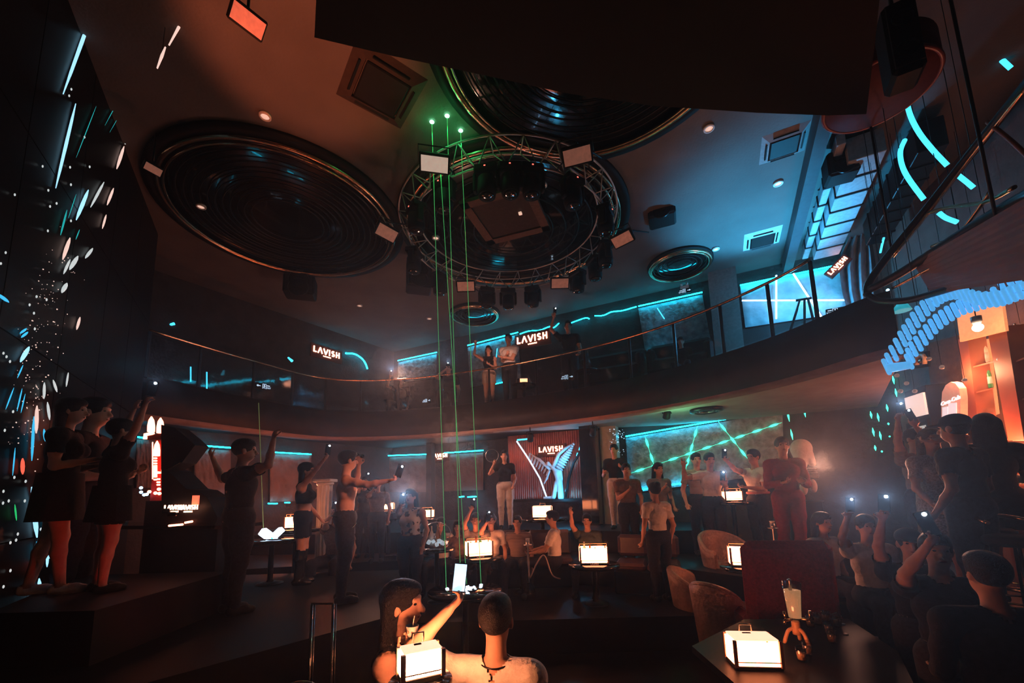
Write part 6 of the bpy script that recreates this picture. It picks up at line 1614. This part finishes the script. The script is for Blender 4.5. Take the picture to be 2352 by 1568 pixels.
# banquettes behind the seated guests
def banquette(a, b, base, label, h=.85):
    a = Vector(a); b = Vector(b); u = b - a; L = u.length; rz = math.atan2(u.y, u.x)
    t = thing('banquette', label, 'sofa', (a.x * .5 + b.x * .5, a.y * .5 + b.y * .5, base), rz, 'dark banquettes')
    n = max(2, round(L / .7))
    MB().box((0, 0, .18), (L, .6, .36), None, .03).build('base', M_BLACK, t, world=False)
    for k in range(n):
        x = -L / 2 + L * (k + .5) / n
        MB().box((x, -.02, .40), (L / n - .02, .58, .12), None, .04).build('seat_cushion', mat('maroon_leather', (.07, .03, .028), .4), t, world=False)
        MB().box((x, .27, .66), (L / n - .02, .14, h - .36), None, .05).build('back_cushion', mat('maroon_leather', (.07, .03, .028), .4), t, world=False)
banquette((-1.35, 7.35, 0), (1.0, 7.25, 0), .4, 'dark banquette behind the row of seated guests', .80)
banquette((1.6, 6.75, 0), (2.5, 6.4, 0), .4, 'dark banquette below the green-tinted stone panel', .7)
banquette((3.3, 5.0, 0), (4.1, 4.9, 0), .35, 'dark banquette under the pale phone glare', .8)

# ------------------------------------------------------------------ people
M_COW = spots_mat('cow_print', (.08, .05, .045), (.72, .62, .56), 13.0, .42)
M_PRINT = spots_mat('shirt_print', (.011, .010, .011), (.32, .12, .08), 16.0, .60)
M_STRIPE = stripes_mat('striped_knit', (.10, .07, .06), (.34, .24, .20), 14.0)
M_SEQ = mat('sequin_dress', (.30, .24, .23), .35, .3, .5, 60, .5, 120)
M_BOOT = mat('boot_leather', (.012, .011, .011), .25, 0, .2, 30)
M_BEIGE = mat('beige_cotton', (.42, .30, .24), .85, 0, .1, 30)
M_NAVY = mat('dark_teal_cotton', (.05, .07, .075), .85, 0, .2, 30)
M_BROWNT = mat('brown_cotton', (.16, .10, .08), .85, 0, .2, 30)
M_CAPB = mat('cap_dark', (.02, .018, .018), .8)
UPV = Vector((0, 0, 1))
SK = M_SKIN; S2 = M_SKIN2
def pp(*a, **k): return person(*a, **k)

# on the stage, far left
pp('tall dark-haired person in a short black dress at the far left, legs lit red', (163, 914), 3.8, 1.19, -60, hair='long', fem=True, top=M_TEEB, sleeve='short', skirt=(M_TEEB, .42), shoes=M_SHOEW, vox=.015, hands={'L': (-.10, .22, .20), 'R': (.12, .24, .24)}, step=.12, stance=.07)
pp('dim person in black standing behind the one in the short dress', (216, 914), 4.45, .8, -70, hair='short', top=M_TEEB, bottom=M_JEAN, vox=.018, hands={'L': (-.12, .25, .2), 'R': (.15, .25, .15)})
r = pp('person in a black jacket raising both arms with a lit phone at the left', (276, 962), 3.85, 1.19, -35, hair='short', top=M_TEEB, sleeve='short', skirt=(M_TEEB, .36), shoes=M_SHOE, vox=.015, hands={'L': P(322, 910, 3.9), 'R': P(343, 912, 3.75)}, poles={'L': (-1, 0, -.6), 'R': (1, .2, -.6)}, fem=True, curl=(.5, .9))
phone(r['R'] + Vector((.0, 0, .03)), 'phone with its lamp on held high at the far left', None, 6, .1, 'phones with lamps on')
r = pp('man in a black printed T-shirt with both arms raised on the stage', (560, 1008), 4.5, .8, -40, hair='short', top=M_TEEB, bottom=M_JEAN, vox=.013, hands={'L': P(489, 1052, 4.75), 'R': P(628, 1010, 4.3)}, poles={'L': (-1, .2, -1), 'R': (1, .2, -1)}, curl=(.7, .9), headturn=-20, wide=1.12)
# the print on his back
q0 = r['up']((-.13, -.13, .36)); mb = MB(); bk = -r['fw']; uu = bk.cross(UPV).normalized() * -1
for (x, z, w, h) in ((-.075, .30, .15, .06), (-.055, .12, .11, .14)):
    rows = []
    for i in range(5):
        rows.append([r['up']((x + w * j / 6, -.132 * 1.05 * (1 - .35 * abs(j / 6 - .5 + (x + .02) * 1.2) ** 1.4), z - h * i / 4 - .02)) for j in range(7)])
    mb.sheet(rows)
ob = mb.build('back_print', M_PRINT, r['obj'])
r = pp('long-haired woman in a black crop top raising a lit phone on the stage', (702, 1062), 5.85, .8, -75, hair='long', fem=True, top=M_TEEB, sleeve='none', bare_mid=True, bottom=M_TEEB, legs='short', shoes=M_BOOT, vox=.014, skin=SK, hands={'R': P(752, 1046, 5.6), 'L': (-.16, .20, -.02)}, poles={'R': (1, -.3, -.6)}, curl=(.5, .9))
phone(r['R'], 'phone with a small lamp held up by the long-haired woman', None, M_FLASHS, .1, 'phones with lamps on')
r = pp('shirtless man in black trousers stretching one arm to the right on the stage', (797, 1034), 4.85, .8, -65, hair='short', bottom=M_JEAN, vox=.011, skin=SK, hands={'R': P(906, 1104, 4.55), 'L': P(824, 1068, 5.15)}, poles={'R': (.3, -.2, -1), 'L': (-1, .2, -.8)}, curl=(.6, .9), headturn=15, wide=1.04)
phone(r['R'] + Vector((.02, 0, .02)), 'phone with its lamp on at the end of the outstretched bare arm', None, M_FLASHS, .3, 'phones with lamps on')
t = thing('sunglasses', 'dark sunglasses held up beside the shirtless man', 'sunglasses', r['L'])
for q in (-.035, .03): MB().ball(r['L'] + Vector((q, 0, .03 - q * .3)), (.032, .012, .026), 12, 8).build('lens', M_GLOSSB, t)
MB().tube([r['L'] + Vector((-.01, 0, .035)), r['L'] + Vector((.005, 0, .033))], .005, 6).build('bridge', M_BMET, t)
wu = r['up']; MB().tube([wu((.17 * math.cos(a), -.02 + .13 * math.sin(a), .03 - .02 * math.sin(a))) for a in [2 * PI * k / 30 for k in range(30)]], .008, 6, True).build('belt', M_BMET, r['obj'])
MB().tube(catmull([wu((.12, .12, -.04)), wu((.17, .07, -.09)), wu((.185, .0, -.09)), wu((.17, -.07, -.05))], 6), .005, 5).build('wallet_chain', M_CHROME, r['obj'])

# crowd behind the stage and around the low tables
def phone_person(label, crown, d, base, hand, plabel, bright=None, sit=False, **k):
    hd_ = k.pop('hd', d - .45)
    r = pp(label, crown, d, base, k.pop('face', 180), sit=sit, hands={'R': P(hand[0], hand[1] + 16, hd_)}, poles={'R': (1, .1, -.8)}, curl=(.4, .9), vox=k.pop('vox', .019), **k)
    phone(r['R'], plabel, None, bright, .1, 'phones with lamps on'); return r
phone_person('woman in a cow-print top lifting a glaring phone', (944, 1122), 6.2, .4, (920, 1138), 'most glaring phone lamp, held by the woman in cow print', 60, face=170, hair='bob', fem=True, top=M_COW, sleeve='none', bottom=M_JEAN, wide=1.12, vox=.016, hd=5.55)
phone_person('dim guest with a phone between the shirtless man and the cow-print woman', (868, 1098), 7.5, .8, (858, 1108), 'phone lamp just right of the shirtless man', M_FLASHS, face=190, top=M_BROWNT, bottom=M_JEAN)
phone_person('dim guest seen over the shoulder of the shirtless man holding a phone', (838, 1094), 8.1, .8, (845, 1083), 'small phone lamp over the bare shoulder', M_FLASHS, face=185, top=M_TEEB, bottom=M_JEAN, hair='bob', fem=True)
phone_person('seated guest with a phone between the dancing woman and the shirtless man', (775, 1162), 6.9, .4, (763, 1163), 'phone lamp between the two stage dancers', None, True, face=180, top=M_BROWNT, bottom=M_JEAN)
phone_person('guest in a pale top raising a phone behind the low tables', (1093, 1180), 6.75, .4, (1081, 1157), 'phone lamp raised above the seated row', None, True, face=175, top=M_TEEG, bottom=M_JEAN, hd=6.5)
phone_person('seated woman in a light top holding a phone right of the green beams', (1127, 1180), 6.8, .4, (1117, 1186), 'phone lamp at the right of the green beams', None, True, face=185, hair='bob', fem=True, top=M_TEEW, bottom=M_JEAN, hd=6.35)
phone_person('seated guest with a phone above the glass ice bowl', (1014, 1190), 6.95, .4, (990, 1235), 'phone lamp just above the glass ice bowl', M_FLASHS, True, face=170, top=M_TEEW, bottom=M_JEAN, hd=6.5)
pp('seated guest in brown between the pale tops on the banquette', (1052, 1197), 6.9, .4, 180, sit=True, top=M_BROWNT, bottom=M_JEAN, hair='bob', fem=True, vox=.02)
pp('seated guest in a patterned shirt at the right end of the row', (1188, 1186), 6.85, .4, 170, sit=True, top=M_STRIPE, bottom=M_JEAN, vox=.02)
pp('man in a white T-shirt seated in profile near the hookah', (1270, 1175), 6.65, .4, 75, sit=True, top=M_TEEW, bottom=M_JEAN, vox=.015, hands={'L': (-.10, .36, .14), 'R': (.10, .38, .16)})
r = pp('dark-clad seated man raising one arm below the angel statue', (1348, 1182), 6.75, .4, 160, sit=True, top=M_NAVY, bottom=M_JEAN, vox=.016, hands={'R': P(1306, 1164, 6.4), 'L': (-.16, .32, .1)}, poles={'R': (1, 0, -.8)})
r = pp('woman in pale flared trousers holding a hoop before the far wall', (1158, 1034), 8.85, 1.2, 180, hair='long', fem=True, top=M_TEEB, bottom=M_JEANW, vox=.02, hands={'R': P(1134, 1066, 8.6), 'L': (-.18, .15, .0)})
c = P(1130, 1046, 8.6); t = thing('hoop', 'thin pale hoop held before the far wall left of the ribbed screen', 'hoop', c - Z * .13)
MB().tube([c + Vector((.135 * math.cos(a), 0, .135 * math.sin(a))) for a in [2 * PI * k / 32 for k in range(32)]], .006, 6, True).build('ring', M_STEEL, t); MB().tube([c - Z * .13, r['R']], .006, 6).build('grip', M_STEEL, t)
pp('person in a black top and white trousers beside the speckled pillar', (1410, 1020), 8.15, 1.2, 150, hair='short', top=M_TEEB, bottom=M_JEANW, vox=.02, hands={'L': (-.2, .2, .3), 'R': (.16, .25, .2)})
pp('man in dark clothes with a hand at his chest before the stone panel', (1437, 1064), 7.05, .8, 175, top=M_BROWNT, bottom=M_JEAN, vox=.018, hands={'R': (.05, .22, .30), 'L': (-.22, .05, -.05)})
pp('woman with dark hair holding a pale cup before the stone panel', (1510, 1062), 6.95, .8, 190, hair='bob', fem=True, top=M_TEEG, bottom=M_JEAN, vox=.018, hands={'R': (.10, .28, .34), 'L': (-.2, .12, .0)})
pp('guest in a white top with back turned below the stone panel', (1503, 1108), 6.05, .4, 10, hair='bun', fem=True, top=M_TEEW, bottom=M_JEAN, vox=.018)
pp('man in a striped shirt behind the white-shirted man with arm outstretched', (1597, 1040), 7.35, .8, 170, top=M_STRIPE, bottom=M_JEAN, vox=.019)
r = pp('man in a white T-shirt stretching an arm to the left', (1627, 1040), 6.75, .8, 175, top=M_TEEW, bottom=M_JEAN, vox=.015, hands={'R': P(1570, 1070, 6.55), 'L': P(1662, 1108, 6.35)}, poles={'R': (1, 0, -.6)}, curl=(.9, .3))
phone(r['L'], 'lower of two phone lamps between the white-shirted men', None, 40, .1, 'phones with lamps on')
r = pp('man in a white T-shirt with a pink band facing left', (1730, 1032), 6.6, .8, 110, top=M_TEEW, bottom=M_JEAN, vox=.015, hands={'R': P(1668, 1058, 6.5), 'L': (-.05, .30, .22)}, poles={'R': (.3, 0, -1)}, curl=(.5, .9))
phone(r['R'], 'upper of two phone lamps between the white-shirted men', None, M_FLASHS, .1, 'phones with lamps on')
mb = MB(); wu = r['up']; mb.tube([wu((.158 * math.cos(a), .128 * math.sin(a), .13)) for a in [2 * PI * k / 30 for k in range(30)]], .022, 6, True); mb.build('pink_band', mat('pink_band', (.42, .14, .13), .8), r['obj'])
pp('tall person in a red shirt left of the round-headed figure', (1793, 1004), 6.0, .8, 160, top=M_REDT, sleeve='long', bottom=M_REDT, vox=.018, hands={'R': (.10, .25, .2), 'L': (-.12, .25, .2)})

# by the bar
r = pp('woman in a grey sequin dress with one hand at her head by the cooler', (2130, 984), 4.5, .8, 165, hair='long', hairmat=M_HAIRB, fem=True, top=M_SEQ, sleeve='short', skirt=(M_SEQ, .45), vox=.015, hands={'L': P(2146, 1010, 4.4), 'R': (.16, .2, -.02)}, poles={'L': (-1, .2, .3)})
r = pp('person raising both hands with a phone left of the sequin dress', (2094, 985), 5.15, .8, 185, hair='short', top=M_TEEG, bottom=M_JEAN, vox=.018, hands={'R': P(2062, 962, 4.9), 'L': P(2094, 958, 4.9)}, poles={'R': (1, 0, -.8), 'L': (-1, 0, -.8)}, curl=(.9, .9))
phone(r['R'], 'glaring phone lamp raised left of the drinks cooler', None, 40, .1, 'phones with lamps on'); phone(r['L'] + Vector((.0, -.02, 0)), 'small phone lamp raised against the cooler edge', None, M_FLASHS, -.3, 'phones with lamps on')
pp('man in black with a dark flat cap, back turned, at the bar', (2190, 952), 3.6, .8, 15, hair='cap', hairmat=M_CAPB, top=M_TEEB, sleeve='short', bottom=M_JEAN, vox=.013, wide=1.08, hands={'R': (.22, .22, .05), 'L': (-.24, .1, -.02)})
pp('dark-haired woman in black with a bare thigh lit orange at the bar', (2258, 950), 4.15, .8, -35, hair='long', fem=True, top=M_TEEB, bottom=M_TEEB, legs='short', vox=.014, hands={'R': (.12, .3, .2), 'L': (-.14, .3, .2)})
r = pp('person in a black printed T-shirt and cap raising a lit phone at the right', (2082, 1214), 3.35, 0.0, 150, hair='cap', hairmat=M_CAPB, top=M_TEEB, bottom=M_JEAN, vox=.012, hands={'R': P(2024, 1170, 3.2), 'L': (-.2, .2, .0)}, poles={'R': (1, 0, -1)}, curl=(.4, .9), skin=SK)
phone(r['R'], 'phone lamp held high by the person in the cap', None, 14, .1, 'phones with lamps on')
MB().ball(r['up']((.0, .128, .27)), (.055, .012, .075), 14, 10, Matrix.Rotation(math.radians(150), 3, 'Z')).build('chest_print', M_PRINT, r['obj'])
r = pp('person holding a phone close beside the one in the cap', (2142, 1222), 2.75, 0.0, 150, hair='short', top=M_TEEB, bottom=M_JEAN, vox=.014, hands={'R': P(2128, 1256, 2.5), 'L': (-.2, .1, 0)}, poles={'R': (1, .1, -1)}, curl=(.4, .9))
phone(r['R'], 'tilted phone with a small lamp at the right', None, M_FLASHS, -.3, 'phones with lamps on')
pp('large dark figure in a black jacket in the right foreground', (2262, 1268), 2.2, 0.0, -15, hair='short', top=M_TEEB, sleeve='long', bottom=M_JEAN, vox=.013, wide=1.3, hands={'L': (-.15, .25, .1), 'R': (.2, .2, .05)})
phone_person('seated guest in a white top under a glaring phone at the right', (1984, 1186), 4.35, .35, (1946, 1172), 'strongest phone lamp right of the red chair', 35, True, face=165, top=M_TEEW, bottom=M_JEAN, hd=4.1)
pp('seated guest in a pale shirt left of the strongest phone lamp', (1884, 1180), 4.95, .35, 190, sit=True, top=M_TEEW, bottom=M_JEAN, hair='bob', fem=True, vox=.02)

# foreground
r = pp('seated man in a torn white shirt holding up a glowing phone in the foreground', (1137, 1376), 2.35, 0.0, -12, sit=True, hair='short', top=mat('torn_white_shirt', (.78, .70, .66), .8, 0, .12, 14, .3, 40), bottom=M_JEAN, vox=.010, hands={'L': P(1030, 1402, 2.28), 'R': (.16, .34, .05)}, poles={'L': (-.5, .1, -1)}, curl=(.8, .5), skin=SK)
phone(r['L'] + Vector((-.005, -.012, .025)), 'bright phone screen held up by the seated man in the foreground', None, 'screen', .12)
MB().tube([r['up']((.075 * math.cos(a), .075 * math.sin(a) - .01, .515 + .01 * math.sin(a))) for a in [2 * PI * k / 24 for k in range(24)]], .004, 5, True).build('neck_chain', M_BMET, r['obj'])
for k in range(5):
    x = .06 + k * .028; MB().tube([r['up']((x, -.128 + .05 * (x / .2) ** 2, .14 - .01 * k)), r['up']((x + .01, -.126 + .05 * (x / .2) ** 2, .05))], .007, 5).build('rip', mat('rip_dark', (.25, .05, .04), .8), r['obj'])
r = pp('dark-haired woman in black seated at the bottom centre, face lit orange', (918, 1342), 2.55, 0.0, -95, sit=True, hair='long', fem=True, top=M_TEEB, sleeve='none', bottom=M_JEAN, vox=.011, hands={'R': P(938, 1512, 2.3), 'L': (-.1, .3, .06)}, curl=(.6, .8))
c = r['R']; t = thing('cocktail_cup', 'pale tapered cup in the hand of the seated woman', 'cup', c - Z * .05)
MB().lathe([(.018, -.04), (.036, .05), (.034, .05), (.016, -.035), (.001, -.035)], c, 16).build('cup', M_TEEW, t); MB().tube([c + Z * .04, c + Vector((.012, 0, .10))], .003, 5).build('straw', M_WHITE, t)

# on the balcony
pp('woman in an off-shoulder dark top and beige shorts on the balcony', (1122, 795), 9.85, ZS1, 175, hair='long', fem=True, top=M_TEEB, sleeve='none', bottom=M_BEIGE, legs='short', vox=.018, hands={'R': P(1092, 792, 9.8), 'L': (-.05, .22, .22)}, poles={'R': (1, 0, -1)})
pp('man in a white T-shirt with folded arms on the balcony', (1168, 768), 9.75, ZS1, 160, top=M_TEEW, bottom=M_JEAN, vox=.018, hands={'R': (-.02, .24, .22), 'L': (.06, .26, .18)})
r = pp('man in black raising an arm with a lit phone on the balcony', (1304, 738), 9.1, ZS1, 170, top=M_TEEB, bottom=M_JEAN, vox=.019, hands={'R': P(1272, 730, 9.0), 'L': (-.2, .2, .0)}, poles={'R': (1, 0, -.5)}, curl=(.4, .9), skin=S2)
phone(r['R'], 'phone lamp raised highest on the balcony', None, None, .1, 'phones with lamps on')
pp('seated person in a dark cap on the upper floor before the stone panel', (1563, 776), 8.3, ZS1, 150, sit=True, hair='cap', hairmat=M_CAPB, top=M_TEEB, bottom=M_JEAN, vox=.02)
phone_person('seated person behind a glaring phone at the far balcony corner', (922, 868), 11.6, ZS1, (895, 852), 'most glaring phone lamp on the balcony', 60, True, face=170, top=M_BROWNT, bottom=M_JEAN, hd=11.3)
phone_person('dim seated person with a phone above the green beams on the balcony', (1030, 838), 10.9, ZS1, (1021, 834), 'phone lamp on the balcony left of the couple', 22, True, face=180, top=M_TEEB, bottom=M_JEAN, hd=10.6)

# ------------------------------------------------------------------ haze in the air of the room
vsn = world.node_tree.nodes.new('ShaderNodeVolumeScatter')
vsn.inputs['Color'].default_value = (1, 1, 1, 1)
vsn.inputs['Density'].default_value = HAZE
vsn.inputs['Anisotropy'].default_value = .8
world.node_tree.links.new(vsn.outputs[0], world.node_tree.nodes['World Output'].inputs['Volume'])
